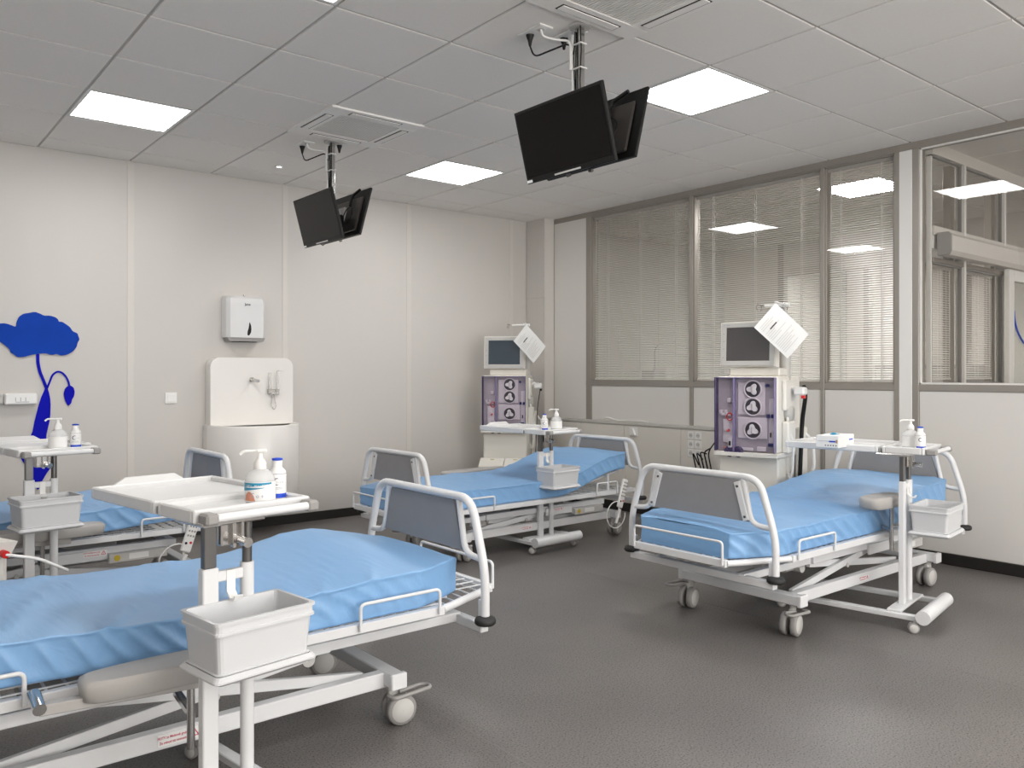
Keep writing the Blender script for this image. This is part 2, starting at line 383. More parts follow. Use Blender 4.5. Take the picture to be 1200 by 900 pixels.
# ------------------------------------------------------------------ right wall: glazed partition
ZS0, ZS1 = 1.145, 1.190      # sill bar
ZB = 2.795                   # underside of the top beam
wr = structure(MB().box(XR, XR + .10, YB, 6.24, ZB, ZC + .03, .002).build('wall_right', 'alu'))
MB().box(XR - .003, XR + .10, YB, 5.77, ZS0, ZS1, .002).build('sill_bar', 'alu', wr)
posts = [(5.767, 5.696), (4.498, 4.461), (3.273, 3.243), (2.72, 2.684), (2.596, 2.552)]
for a, b in posts:
    MB().box(XR - .004, XR + .10, b, a, .075, ZB, .002).build('mullion', 'alu', wr)
MB().box(XR - .002, XR + .06, 5.767, 6.235, .075, ZB, .002).build('panel', 'panel', wr)
MB().box(XR - .006, XR + .10, 2.596, 2.684, .075, ZB, .003).build('post_cover', 'alul', wr)
for a, b in ((5.696, 4.498), (4.461, 3.273), (3.243, 2.72), (2.552, 1.33), (1.30, .1), (.07, -1.1), (-1.13, YB)):
    MB().box(XR + .004, XR + .06, b + .002, a - .002, .075, ZS0 - .001, .002).build('panel', 'panel', wr)
for y in (1.315, .085, -1.115): MB().box(XR - .003, XR + .1, y - .015, y + .015, .075, ZB, .002).build('mullion', 'alu', wr)
structure(MB().box(XR - .012, XR - .001, YB, 4.0, 0, .075, .002).build('baseboard_right', 'skirt'))
# windows: frame (gasket) + pane
for n, (a, b) in enumerate(((5.696, 4.498), (4.461, 3.273), (3.243, 2.72), (2.552, 1.33), (1.30, .1)), 1):
    f = MB(); g_ = .012
    for (y0, y1, z0, z1) in ((b, b + g_, ZS1, ZB), (a - g_, a, ZS1, ZB), (b, a, ZS1, ZS1 + g_), (b, a, ZB - g_, ZB)):
        f.box(XR + .008, XR + .03, y0, y1, z0, z1, .001)
    wn = structure(f.build('window_%d' % n, 'alu' if n < 4 else 'alul'))
    MB().box(XR + .014, XR + .018, b + g_, a - g_, ZS1 + g_, ZB - g_).build('pane', 'glass', wn)
# venetian blinds between the panes
def blind(name, label, p0, p1, z0, z1, pitch=.0165, depth=.0170, tilt=35, side=1, nodes=(.15, .5, .85)):
    # p0,p1: ends in plan (Vector 2d); room side is to the right hand of p0->p1 if side=1
    a = Vector((*p0, 0)); b = Vector((*p1, 0)); d = (b - a).normalized(); nrm = Vector((d.y, -d.x, 0)) * side; L = (b - a).length
    t = thing(name, label, 'blind', (a.x, a.y, 0), 0, 'venetian blinds in the glazed partitions')
    def W(s, u, z): return d * s + nrm * u + Vector((0, 0, z))
    h = MB()
    def obox(mb, s0, s1, u0, u1, za, zb):
        vs = [W(s, u, z) for s in (s0, s1) for u in (u0, u1) for z in (za, zb)]
        mb.add(vs, [(0, 1, 3, 2), (4, 6, 7, 5), (0, 4, 5, 1), (2, 3, 7, 6), (0, 2, 6, 4), (1, 5, 7, 3)])
    obox(h, 0, L, -.012, .012, z1 - .028, z1); h.build('headrail', 'tbar', t)
    br = MB(); obox(br, .01, L - .01, -.010, .010, z0, z0 + .012); br.build('bottom_rail', 'slat', t)
    s = MB(); z = z0 + .02; ct, st = math.cos(R(tilt)), math.sin(R(tilt)); k = 0
    while z < z1 - .035:
        pts = []
        for u in (-1, 0, 1):
            cu = .0012 * (1 - u * u)
            pts.append((u * depth / 2 * ct + cu * st, -u * depth / 2 * st + cu * ct))
        vs = [W(x, u, z + zz) for x in (.012, L - .012) for (u, zz) in pts]
        s.add(vs, [(0, 1, 4, 3), (1, 2, 5, 4)], False)
        z += pitch
    s.build('slats', 'slat', t, kind='stuff')
    l = MB()
    for q in nodes:
        for u in (-.011, .011): obox(l, L * q - .003, L * q + .003, u - .0006, u + .0006, z0, z1 - .02)
    l.build('ladder_cords', 'plasticwhite', t)
    wd = MB(); obox(wd, .03, .034, .012, .015, z1 - .55, z1 - .03); wd.build('tilt_wand', 'plasticwhite', t)
    return t
blind('venetian_blind', 'grey slatted blind in the widow-most pane nearest the room corner'.replace('widow-most pane', 'window'), (XR + .045, 5.69), (XR + .045, 4.502), ZS1 + .015, ZB - .005)
blind('venetian_blind', 'grey slatted blind in the wide window behind the standing machine', (XR + .045, 4.455), (XR + .045, 3.279), ZS1 + .015, ZB - .005)
blind('venetian_blind', 'grey slatted blind in the narrow window beside the white post', (XR + .045, 3.237), (XR + .045, 2.726), ZS1 + .015, ZB - .005, nodes=(.2, .8))
# ledge / duct along the lower right wall
dk = thing('service_duct', 'beige boxed service duct with a ledge below the first windows', 'duct')
MB().box(5.56, XR - .008, 4.0, 6.23, .0, .79, .003).build('body', 'duct', dk)
for a, b in ((6.225, 5.75), (5.74, 5.17), (5.16, 4.515), (4.505, 4.01)):
    MB().box(5.552, 5.56, b + .003, a - .003, .08, .785, .002).build('panel', 'duct', dk)
MB().box(5.545, XR - .008, 3.98, 6.23, .79, .815, .004).build('ledge', 'machgrey', dk)
MB().box(5.54, 5.552, 4.0, 6.225, 0, .078, .002).build('skirting', 'skirt', dk)
for i, (zz) in enumerate((.74, .665, .59)):   # socket strip
    for j, yy in enumerate((4.40, 4.325)):
        s_ = thing('wall_socket', 'white wall socket on the duct, %s row, %s column of the bank by the machine' % (('top', 'middle', 'bottom')[i], ('left', 'right')[j]), 'socket', (5.545, yy, zz), 0, 'sockets beside the machine')
        MB().box(-.001, .007, -.034, .034, -.034, .034, .003).build('plate', 'plasticwhite', s_)
        MB().cyl((-.0015, 0, 0), (.002, 0, 0), .019, n=16).build('recess', 'lightgrey', s_)
        q = MB(); q.cyl((-.0025, -.008, 0), (0, -.008, 0), .003, n=8).cyl((-.0025, .008, 0), (0, .008, 0), .003, n=8); q.build('holes', 'dark', s_)
s_ = thing('wall_socket', 'white socket with plug on the duct above the far headboard', 'socket', (5.545, 5.05, .735)); 
MB().box(-.001, .007, -.05, .05, -.04, .04, .003).build('plate', 'plasticwhite', s_)
MB().prism([(-.03, -.03), (.03, -.03), (0, .03)], -.02, -.001, 'yz').build('cover', 'plasticwhite', s_)
c_ = tag(MB().tube([(5.60, 5.5, .83), (5.58, 5.4, .85), (5.60, 5.3, .82), (5.59, 5.15, .83), (5.58, 5.0, .835), (5.6, 4.92, .825)], .008, bend=.05).build('cable', 'plasticwhite'), 'white cable lying on the ledge under the corner window', 'cable')
# ------------------------------------------------------------------ beyond the glass
wp = structure(MB().box(XR + .10, XF, PT - .03, PT + .03, ZB - .03, ZC + .03, .002).build('wall_corridor', 'panel'))
MB().box(XR + .120, XF, PT - .03, PT + .03, 2.215, 2.275, .002).build('transom', 'strip', wp)
MB().box(XR + .120, XF, PT - .02, PT + .02, 2.12, 2.215, .002).build('fascia', 'alul', wp)
MB().box(XR + .120, 7.0, PT - .03, PT + .03, 0, 1.19, .002).build('panel', 'panel', wp)
MB().box(XR + .120, 7.0, PT - .025, PT + .025, 2.03, 2.06, .002).build('transom', 'alu', wp)
MB().box(XR + .104, XR + .118, PT - .014, PT + .02, 0, ZB - .04, .002).build('mullion', 'alul', wp)
for x in (6.265, 7.0, 7.9): MB().box(x - .015, x + .015, PT - .032, PT + .032, 1.19, ZB - .03, .002).build('mullion', 'alul', wp)
for x in (6.21, 6.945): MB().box(x - .03, x + .045, PT + .04, PT + .09, 1.19, ZB - .03, .002).build('inner_frame', 'alu', wp)
for n, (a, b, z0, z1) in enumerate(((XR + .118, 6.25, 2.275, ZB - .03), (6.28, 6.985, 2.275, ZB - .03), (7.015, 7.885, 2.275, ZB - .03), (7.915, XF, 2.275, ZB - .03), (XR + .118, 6.25, 1.19, 2.03), (6.28, 6.985, 1.19, 2.03)), 7):
    f = MB(); g_ = .01
    for (x0, x1, za, zb) in ((a, a + g_, z0, z1), (b - g_, b, z0, z1), (a, b, z0, z0 + g_), (a, b, z1 - g_, z1)): f.box(x0, x1, PT - .012, PT + .012, za, zb)
    wn = structure(f.build('window_%d' % n, 'greyplastic')); MB().box(a + g_, b - g_, PT - .002, PT + .002, z0 + g_, z1 - g_).build('pane', 'glass', wn)
blind('venetian_blind', 'narrow slatted blind beyond the clear window, left of its pair', (XR + .13, PT + .035), (6.17, PT + .035), 1.22, 2.03, nodes=(.1, .55, .9), tilt=24)
blind('venetian_blind', 'narrow slatted blind beyond the clear window, right of its pair', (6.30, PT + .035), (6.90, PT + .035), 1.22, 2.03, nodes=(.1, .55, .9), tilt=24)
tr = thing('sliding_door_track', 'pale cover of the sliding door track seen through the clear window', 'door track', (5.775, PT - .045, 2.07))
MB().prism([(0, 0), (-.07, 0), (-.085, .03), (-.085, .13), (-.07, .15), (0, .15)], .02, XF - 5.76, 'yz').build('cover', 'strip', tr)
MB().prism([(0, 0), (-.075, 0), (-.09, .03), (-.09, .135), (-.072, .155), (0, .155)], 0, .02, 'yz').build('end_cap', 'greyplastic', tr)
dr = empty('door_1', (6.93, PT - .065, 0)); structure(dr)
q = MB(); q.box(0, .10, -.02, .02, .01, 2.07, .003).box(1.0, 1.1, -.02, .02, .01, 2.07, .003).box(.1, 1.0, -.02, .02, 1.98, 2.07, .003).box(.1, 1.0, -.02, .02, .01, .1, .003); q.build('door_frame', 'alul', dr)
MB().box(.1, 1.0, -.003, .003, .1, 1.98).build('pane', 'glassdark', dr)
arc = []
for i in range(25):
    a = PI + PI * i / 24; arc.append((.60 + .49 * math.cos(a), -.012, 1.75 + .30 * math.sin(a)))
MB().tube(arc, .008, n=6).build('blue_arc_sticker', 'labelblue', dr)
# second room
wf = structure(MB().box(8.9, 8.98, 5.72, YL, 0, ZC + .02, .002).build('wall_office', 'wall'))
MB().box(8.89, 8.98, 5.64, 5.72, 0, ZC, .002).build('mullion', 'alu', wf)
MB().box(8.89, 8.98, PT + .03, 5.64, 2.45, ZC, .002).build('transom', 'wall', wf)
MB().box(8.89, 8.98, PT + .03, 5.64, .0, 1.15, .002).build('panel', 'wall', wf)
for y in (4.6, 3.55): MB().box(8.89, 8.98, y - .03, y + .03, 1.15, 2.45, .002).build('mullion', 'alu', wf)
t = thing('office_counter', 'grey counter unit standing in the room behind the blinds', 'counter', (7.4, 5.9, 0))
MB().box(-1.3, 1.3, .0, .6, 0, 1.14, .004).build('body', 'lightgrey', t); MB().box(-1.32, 1.32, -.02, .6, 1.14, 1.17, .004).build('worktop', 'greyplastic', t)
t = thing('office_appliance', 'grey box with curved pipe on the counter behind the corner blind', 'appliance', (7.05, 6.1, 1.172))
MB().box(-.12, .05, -.1, .1, 0, .13, .006).build('body', 'greyplastic', t); MB().box(.08, .28, -.1, .1, 0, .16, .006).build('case', 'lightgrey', t)
MB().tube([(0, 0, .13), (0, 0, .36), (.06, 0, .42), (.14, 0, .42)], .008, bend=.06).build('pipe', 'greyplastic', t)
t = thing('filing_cabinet', 'grey cabinet standing in the room behind the narrow blind', 'cabinet', (8.3, 3.3, 0))
MB().box(0, .5, 0, .9, 0, 1.35, .004).build('body', 'greyplastic', t)
for k in range(4):
    MB().box(-.012, 0, .02, .88, .05 + k * .32, .35 + k * .32, .004).build('drawer', 'lightgrey', t)

# ------------------------------------------------------------------ ceiling fixtures
def ceiling_light(x, y, label, z=ZC, m='filament'):
    t = thing('ceiling_light', label, 'ceiling light', (x + .3, y + .3, z), 0, 'square ceiling lights')
    f = MB()
    for a, b, c, d in ((-.292, .292, -.292, -.272), (-.292, .292, .272, .292), (-.292, -.272, -.272, .272), (.272, .292, -.272, .272)): f.box(a, b, c, d, 0, .02, .001)
    f.build('frame', 'plasticwhite', t)
    MB().box(-.272, .272, -.272, .272, .004, .012).build('diffuser', m, t)
ll = ['glowing square ceiling light above the far left bed', 'glowing square ceiling light above the far right bed, the smallest one', 'glowing square ceiling light above the near left bed', 'glowing square ceiling light behind the nearer pair of screens',
      'square ceiling light over the camera side, left', 'square ceiling light over the camera side, right', 'square ceiling light at the back of the room, left', 'square ceiling light at the back of the room, right']
for (x, y), l_ in zip(LIGHTS, ll): ceiling_light(x, y, l_)
for (x, y), l_ in zip(((10.04, 5.01), (6.44, 3.21), (9.44, 3.21), (7.04, -.39), (9.44, .21)), ('added square fill panel in the farthest room behind the office wall', 'square ceiling light shining through the narrow blind', 'square ceiling light far off in the room past the corridor glass', 'added square fill panel lighting the corridor, nearer one', 'added square fill panel lighting the corridor, farther one')):  # farthest-room panel is added, to brighten the room behind the blinds
    ceiling_light(x, y, l_, m='filament_bright')  # both corridor panels are added out of view, to light the corridor
def ac_unit(x, y, label):
    t = thing('air_conditioner', label, 'air conditioner', (x + .3, y + .3, ZC), 0, 'ceiling air conditioners')
    q = MB(); zf = -.012
    def fr(a, b, z0, z1):
        for (x0, x1, y0, y1) in ((-b, b, -b, -a), (-b, b, a, b), (-b, -a, -a, a), (a, b, -a, a)): q.box(x0, x1, y0, y1, z0, z1, .002)
    fr(.205, .322, zf, .004)
    q.build('fascia', 'fascia', t)
    MB().box(-.206, .206, -.206, .206, .0, .004).build('backing', 'greyprint', t)
    for (x0, x1, y0, y1) in ((-.17, .17, -.287, -.245), (-.17, .17, .245, .287), (-.287, -.245, -.17, .17), (.245, .287, -.17, .17)):
        MB().box(x0 - .008, x1 + .008, y0 - .006, y1 + .006, zf - .0008, zf + .001).build('louvre_gap', 'dark', t)
        MB().box(x0, x1, y0, y1, zf - .0045, zf + .002, .001).build('louvre', 'fascia', t)
    g = MB()
    for k in range(26):
        yy = -.195 + k * .39 / 25; g.box(yy - .0045, yy + .0045, -.2, .2, zf + .002, zf + .006)
    for k in range(5): g.box(-.2, .2, -.2 + k * .1 - .002, -.2 + k * .1 + .002, zf + .006, zf + .010)
    g.build('grille', 'fascia', t)
ac_unit(*AC1, 'square ceiling cassette air conditioner behind the far pair of screens')
ac_unit(*AC2, 'square ceiling cassette air conditioner at the top edge above near screens')
# small spotlight
t = thing('spotlight', 'tiny round spotlight in the ceiling near the sink wall', 'spotlight', (2.566, 5.958, ZC))
MB().lathe([(.030, 0), (.034, -.004), (.022, -.006), (.020, 0)]).build('ring', 'plasticwhite', t); MB().cyl((0, 0, -.004), (0, 0, -.001), .020).build('lens', 'ledspot', t)

def tv_pair(x, y, zc, tag1, hw=.287):
    # ceiling pole with its own bracket, two screens back to back
    p = thing('ceiling_pole', 'steel pole hanging from the ceiling that holds the %s screens' % tag1, 'pole', (x, y, ZC))
    MB().cyl((0, 0, 0), (0, 0, -.012), .05, n=20).build('flange', 'lightgrey', p)
    MB().box(-.014, .014, -.020, .020, zc - .1 - ZC, -.012, .004).build('pole', 'chrome', p)
    MB().box(-.0155, -.0145, -.003, .003, zc + .05 - ZC, -.02).build('cable_slot', 'black', p)
    MB().box(-.07, .07, -.05, .05, zc - .04 - ZC, zc + .04 - ZC, .005).build('bracket', 'black', p)
    c = MB().tube([(-.018, .012, -.03), (-.02, .018, -.15), (-.017, .014, -.3), (-.02, .016, -.36)], .003, n=6).tube([(-.018, -.022, -.01), (-.017, -.027, -.12), (-.02, -.022, -.25), (-.02, -.025, -.36)], .003, n=6)
    c.build('cables', 'black', p)
    MB().tube([(-.02, .026, -.04), (-.02, .028, -.2), (-.02, .024, -.36)], .0045, n=6).build('white_cable', 'plasticwhite', p)
    for z in (-.09, -.20): MB().box(-.024, .018, -.03, .032, z - .003, z + .003, .001).build('cable_tie', 'plasticwhite', p)
    for s, nm in ((-1, 'near'), (1, 'far')):
        t = thing('screen', ('black flat screen of the %s pair, showing its front' if s < 0 else 'black flat screen of the %s pair, showing its back') % tag1, 'television', (x + s * .105, y, zc + (.035 if s > 0 else 0)), 0 if s < 0 else PI, 'hanging screens')
        # local: front faces -x, tilted so that the top leans out
        tl = Matrix.Rotation(R(-15), 4, 'Y')
        H = .166
        MB().box(-.006, .012, -hw, hw, -H, H, .003).xf(tl).build('casing', 'black', t)
        MB().box(-.0075, -.006, -hw + .014, hw - .014, -H + .026, H - .013).xf(tl).build('display', 'tv', t)
        MB().box(.012, .026, -hw + .05, hw - .05, -H + .03, H - .06, .006).xf(tl).build('back_cover', 'tvback', t)
        MB().box(-.009, -.006, -.08, .09, -H + .006, -H + .014, .001).xf(tl).build('trim_light', 'lightgrey', t)
        MB().box(-.0085, -.006, hw - .04, hw - .005, -H + .004, -H + .016).xf(tl).build('sticker', 'paper', t)
        MB().tube([(.0, 0, -H - .006), (.0, .02, -H - .008)], .008, n=8).xf(tl).build('sensor', 'darksteel', t)
        m_ = MB().box(.026, .05, -.05, .05, -.05, .05, .003).cyl((.034, 0, 0), (.06, 0, 0), .022, n=16)
        m_.xf(tl).build('mount_plate', 'lightgrey' if s > 0 else 'black', t)
        cc = [(.042, .11 + .06 * math.cos(a), -.02 + .06 * math.sin(a)) for a in [2 * PI * i / 16 for i in range(16)]]
        cb = MB().tube(cc, .004, n=6, closed=True).tube([(.040, .11, .045), (.040, .10, .12), (.04, .2, .15)], .010, n=6, bend=.03)
        cb.xf(tl).build('coiled_cable', 'black', t)
    # ceiling outlets and plugs
    for k, (dx, dy, sd) in enumerate(((-.12, .17, 1), (.03, .10, 0) if tag1 == 'nearer' else (.07, -.01, 0))):
        o = thing('ceiling_outlet', 'white outlet plate on the ceiling by the %s pole, %s' % (tag1, 'with a black plug' if k == 0 else 'partly hidden by the pole'), 'outlet', (x + dx, y + dy, ZC), 0, 'outlets by the ceiling poles')
        MB().box(-.04, .04, -.08, .08, -.008, 0, .002).build('plate', 'plasticwhite', o)
        for yy in (-.038, .038): MB().cyl((0, yy, -.009), (0, yy, -.004), .018, n=16).build('recess', 'lightgrey', o)
        pl = MB().cyl((0, .038, -.03), (0, .038, -.009), .013, .02, n=12).cyl((0, .038, -.06), (0, .038, -.03), .006, .012, n=10); pl.build('plug', 'black', o)
    cx, cy = x - .12, y + .17
    tag(MB().tube([(cx, cy + .038, ZC - .06), (cx + .01, cy + .02, ZC - .115), (cx + .04, cy - .05, ZC - .10), (cx + .09, cy - .12, ZC - .075), (x - .014, y + .024, ZC - .10), (x - .019, y + .023, ZC - .13)], .004, n=8, bend=.03, seg=4).build('power_cord', 'black'), 'black cord looping from ceiling outlet to the %s pole' % tag1, 'cord')
    tag(MB().tube([(cx, cy - .038, ZC - .009), (cx + .005, cy - .045, ZC - .04), (cx + .05, cy - .08, ZC - .055), (cx + .095, cy - .12, ZC - .06), (x - .024, y + .034, ZC - .09), (x - .026, y + .034, ZC - .2)], .0055, n=8, bend=.03, seg=4).build('power_cord', 'plasticwhite'), 'white cord looping from ceiling outlet to the %s pole' % tag1, 'cord')
tv_pair(2.585, 2.68, 2.325, 'nearer')
tv_pair(2.57, 5.09, 2.305, 'farther')

# ------------------------------------------------------------------ left wall fittings
HEAD = [(0.754, 1.57), (0.78, 1.607), (0.815, 1.604), (0.842, 1.607), (0.869, 1.6), (0.909, 1.583), (0.912, 1.618), (0.927, 1.655), (0.954, 1.677), (0.986, 1.684), (1.023, 1.694), (1.055, 1.682), (1.079, 1.669), (1.116, 1.671), (1.149, 1.662), (1.166, 1.647), (1.171, 1.63), (1.192, 1.631), (1.221, 1.611), (1.243, 1.593), (1.258, 1.566), (1.291, 1.551), (1.294, 1.535), (1.304, 1.508), (1.291, 1.486), (1.284, 1.453), (1.26, 1.42), (1.226, 1.398), (1.188, 1.389), (1.159, 1.402), (1.126, 1.393), (1.088, 1.406), (1.037, 1.4), (0.995, 1.391), (0.959, 1.378), (0.918, 1.375), (0.9, 1.393), (0.877, 1.408), (0.873, 1.429), (0.842, 1.46), (0.815, 1.48), (0.763, 1.519)]
STEM = [(1.041, 1.4), (1.043, 1.337), (1.055, 1.273), (1.074, 1.22), (1.096, 1.156)]
STEM2 = [(1.097, 1.156), (1.116, 1.209), (1.13, 1.247), (1.149, 1.268), (1.168, 1.276), (1.192, 1.268), (1.216, 1.241), (1.231, 1.209), (1.238, 1.174)]
BUD = [(1.239, 1.182), (1.265, 1.165), (1.273, 1.132), (1.268, 1.1), (1.255, 1.078), (1.25, 1.051), (1.231, 1.03), (1.216, 1.058), (1.207, 1.09), (1.202, 1.123), (1.212, 1.16)]
LEAF = [(1.091, 1.182), (1.107, 1.145), (1.121, 1.069), (1.118, 0.949), (1.09, 0.812), (1.099, 0.725), (1.123, 0.603), (1.09, 0.553), (1.064, 0.503), (1.044, 0.445), (1.025, 0.477), (1.005, 0.538), (0.973, 0.614), (0.947, 0.66), (0.922, 0.728), (0.954, 0.763), (1.005, 0.837), (1.025, 0.952), (1.057, 1.086), (1.081, 1.145)]
def smooth_poly(pts, it=1):
    for _ in range(it):
        q = []
        for i in range(len(pts)):
            a, b = pts[i], pts[(i + 1) % len(pts)]; q += [(a[0] * .8 + b[0] * .2, a[1] * .8 + b[1] * .2), (a[0] * .2 + b[0] * .8, a[1] * .2 + b[1] * .8)]
        pts = q
    return pts
def ribbon(pts, wd):
    P = [Vector(p) for p in pts]; Lf = []; Rt = []
    for i, p in enumerate(P):
        t = (P[min(i + 1, len(P) - 1)] - P[max(i - 1, 0)]).normalized(); n = Vector((-t.y, t.x)) * wd / 2; Lf.append(tuple(p + n)); Rt.append(tuple(p - n))
    return Lf + Rt[::-1]
def sub(pts, n=4):
    out = []
    P = [Vector(p) for p in pts]
    for i in range(len(P) - 1):
        a = P[max(i - 1, 0)]; b = P[i]; c = P[i + 1]; d = P[min(i + 2, len(P) - 1)]
        for k in range(n):
            t = k / n; out.append(tuple(.5 * ((2 * b) + (c - a) * t + (2 * a - 5 * b + 4 * c - d) * t * t + (3 * b - a - 3 * c + d) * t ** 3)))
    return out + [tuple(P[-1])]
t = thing('flower_decoration', 'cobalt blue poppy shaped decoration fixed flat on the left wall', 'wall decoration', (0, YL, 0))
MB().prism(smooth_poly(HEAD), -.012, -.0045).build('blossom', 'blue', t)
MB().prism(smooth_poly(BUD), -.010, -.0045).build('bud', 'bluedeep', t)
MB().prism(smooth_poly(LEAF), -.009, -.0045).build('leaf', 'bluedeep', t)
MB().prism(ribbon(sub(STEM), .020), -.008, -.0045).build('stem', 'bluedeep', t)
MB().prism(ribbon(sub(STEM2), .013), -.008, -.0045).build('stem', 'bluedeep', t)

t = thing('wall_lamp_unit', 'white horizontal medical wall unit crossing the blue flower at left edge', 'wall unit', (0, YL, 1.088))
MB().box(.835, 1.032, -.06, -.0045, -.04, .04, .010).build('end_box', 'plasticwhite', t)
MB().box(.3, .835, -.045, -.0045, -.037, .037, .012).build('rail', 'lightgrey', t)
for dx in (-.03, 0, .03): MB().box(.93 + dx - .002, .93 + dx + .002, -.0615, -.0605, -.015, .012).build('switch_mark', 'greyprint', t)
MB().box(.90, .98, -.0615, -.0605, -.022, -.018).build('switch_mark', 'greyprint', t)
t = thing('light_switch', 'small square white switch on the wall left of the sink', 'switch', (1.937, YL, 1.075))
MB().box(-.043, .043, -.009, -.0005, -.043, .043, .003).build('frame', 'plasticwhite', t); MB().box(-.029, .029, -.013, -.009, -.029, .029, .002).build('rocker', 'plasticwhite', t)

# towel dispenser
t = thing('towel_dispenser', 'white folded towel dispenser on the wall above the sink', 'towel dispenser', (2.485, YL - .0045, 1.53))
m_ = MB()
hw, hd, Hh = .158, .125, .345
m_.add([(x, y, z) for z, sx, sy in ((.02, 1, 1), (Hh - .05, 1, 1), (Hh - .012, .985, .93), (Hh + .005, .94, .7)) for (x, y) in ((-hw * sx, 0), (-hw * sx, -hd * sy + .03), (-hw * sx + .025, -hd * sy), (hw * sx - .025, -hd * sy), (hw * sx, -hd * sy + .03), (hw * sx, 0))],
       [(i * 6 + k, i * 6 + (k + 1) % 6, (i + 1) * 6 + (k + 1) % 6, (i + 1) * 6 + k) for i in range(3) for k in range(6)] + [(5, 4, 3, 2, 1, 0), (18, 19, 20, 21, 22, 23)])
m_.build('cover', 'tray', t)
MB().prism([(-hw + .005, .02), (hw - .005, .02), (hw - .02, -.01), (-hw + .02, -.01)], -hd + .008, -.005).build('outlet_base', 'greyplastic', t)
MB().box(-.09, .09, -hd + .02, -.03, -.014, -.008, .001).build('opening', 'dark', t)
fl_ = [(0, .135), (.012, .105), (.016, .075), (.012, .045), (-.004, .02), (-.018, .025), (-.016, .055), (-.006, .085)]
MB().prism([(a + .02, b + .015) for a, b in smooth_poly(fl_, 2)], -hd - .001, -hd + .004).build('level_window', 'dark', t)
MB().cyl((0, -.06, Hh + .004), (0, -.06, Hh + .022), .006).build('lock', 'chrome', t)
text('brand_mark', 'Jane', .028, 'darkprint', t, (.005, -hd - .0008, .285), (PI / 2, 0, 0), ext=.0003, bold=.0006)
# sink
t = thing('sink', 'white half round wash basin with tall splash back on left wall', 'sink', (2.53, YL - .0045, 0))
bp = []
for x, z in rrect(-.33, .35, .86, 1.39, .075, 6): bp.append((x, z))
lowr = [(-.33, .86), (.35, .86)]
up = [p for p in bp if p[1] > 1.1]
MB().prism([(.35, .85)] + up + [(-.33, .85)], -.11, 0).build('splash_back', 'ceramic', t)
n = 36; out = []; z0, z1 = .22, .86; cx0 = .012; rx, ry = .362, .40
def hc(rx_, ry_): return [(cx0 + rx_ * math.cos(PI + PI * i / n), -.09 + ry_ * math.sin(PI + PI * i / n)) for i in range(n + 1)]
o1 = hc(rx, ry); i1 = hc(rx - .018, ry - .018); i2 = hc(rx - .06, ry - .05); o0 = hc(rx - .03, ry - .05)
vs = []
rings = [(o0, z0), (hc(rx - .01, ry - .02), .35), (o1, .52), (o1, z1 - .006), (hc(rx - .004, ry - .004), z1), (i1, z1), (hc(rx - .03, ry - .03), z1 - .006), (hc(rx - .10, ry - .10), z1 - .04), (hc(.08, .08), z1 - .05), (hc(.001, .001), z1 - .051)]
for rg, z in rings: vs += [(a, b, z) for a, b in rg]
k_ = n + 1; fs = []
for j in range(len(rings) - 1):
    for i in range(n): fs.append((j * k_ + i, j * k_ + i + 1, (j + 1) * k_ + i + 1, (j + 1) * k_ + i))
b_ = MB().add(vs, fs, True)
b_.add([(a, b, z0) for a, b in o0], [tuple(range(k_))]); 
b_.add([(cx0 - rx, -.09, z1), (cx0 + rx, -.09, z1), (cx0 + rx, 0, z1), (cx0 - rx, 0, z1), (cx0 - rx + .03, -.09, z0), (cx0 + rx - .03, -.09, z0), (cx0 + rx - .03, 0, z0), (cx0 - rx + .03, 0, z0), (cx0 - rx, -.09, .52), (cx0 + rx, -.09, .52), (cx0 + rx, 0, .52), (cx0 - rx, 0, .52)],
       [(0, 1, 2, 3), (7, 6, 5, 4), (0, 3, 11, 8), (8, 11, 7, 4), (1, 9, 10, 2), (9, 5, 6, 10)])
b_.build('basin', 'ceramic', t)
f_ = MB().cyl((.0, -.11, 1.212), (.0, -.12, 1.212), .022).tube([(-.0, -.12, 1.212), (-.005, -.25, 1.205)], .0135, n=12); f_.build('tap', 'chrome', t)
ws = MB(); y_ = -.125
ws.tube([(.135, y_, 1.27), (.135, y_, 1.10), (.205, y_, 1.10), (.205, y_, 1.285), (.25, y_ - .03, 1.285)], .0028, n=6, bend=.01)
ws.tube([(.135, y_ - .05, 1.27), (.135, y_ - .05, 1.10), (.205, y_ - .05, 1.10), (.205, y_ - .05, 1.27)], .0028, n=6, bend=.01)
ws.tube([(.165, y_, 1.10), (.150, y_ - .02, 1.0), (.17, y_ - .02, .965), (.19, y_ - .02, 1.0), (.175, y_, 1.10)], .0028, n=6, bend=.015)
ws.box(.125, .225, y_ - .012, y_ + .014, 1.095, 1.135, .003)
ds = thing('soap_holder', 'chrome wire holder mounted on the splash back right of the tap', 'wire holder', (2.53, YL - .0045, 0)); ws.build('wire_frame', 'chrome', ds)

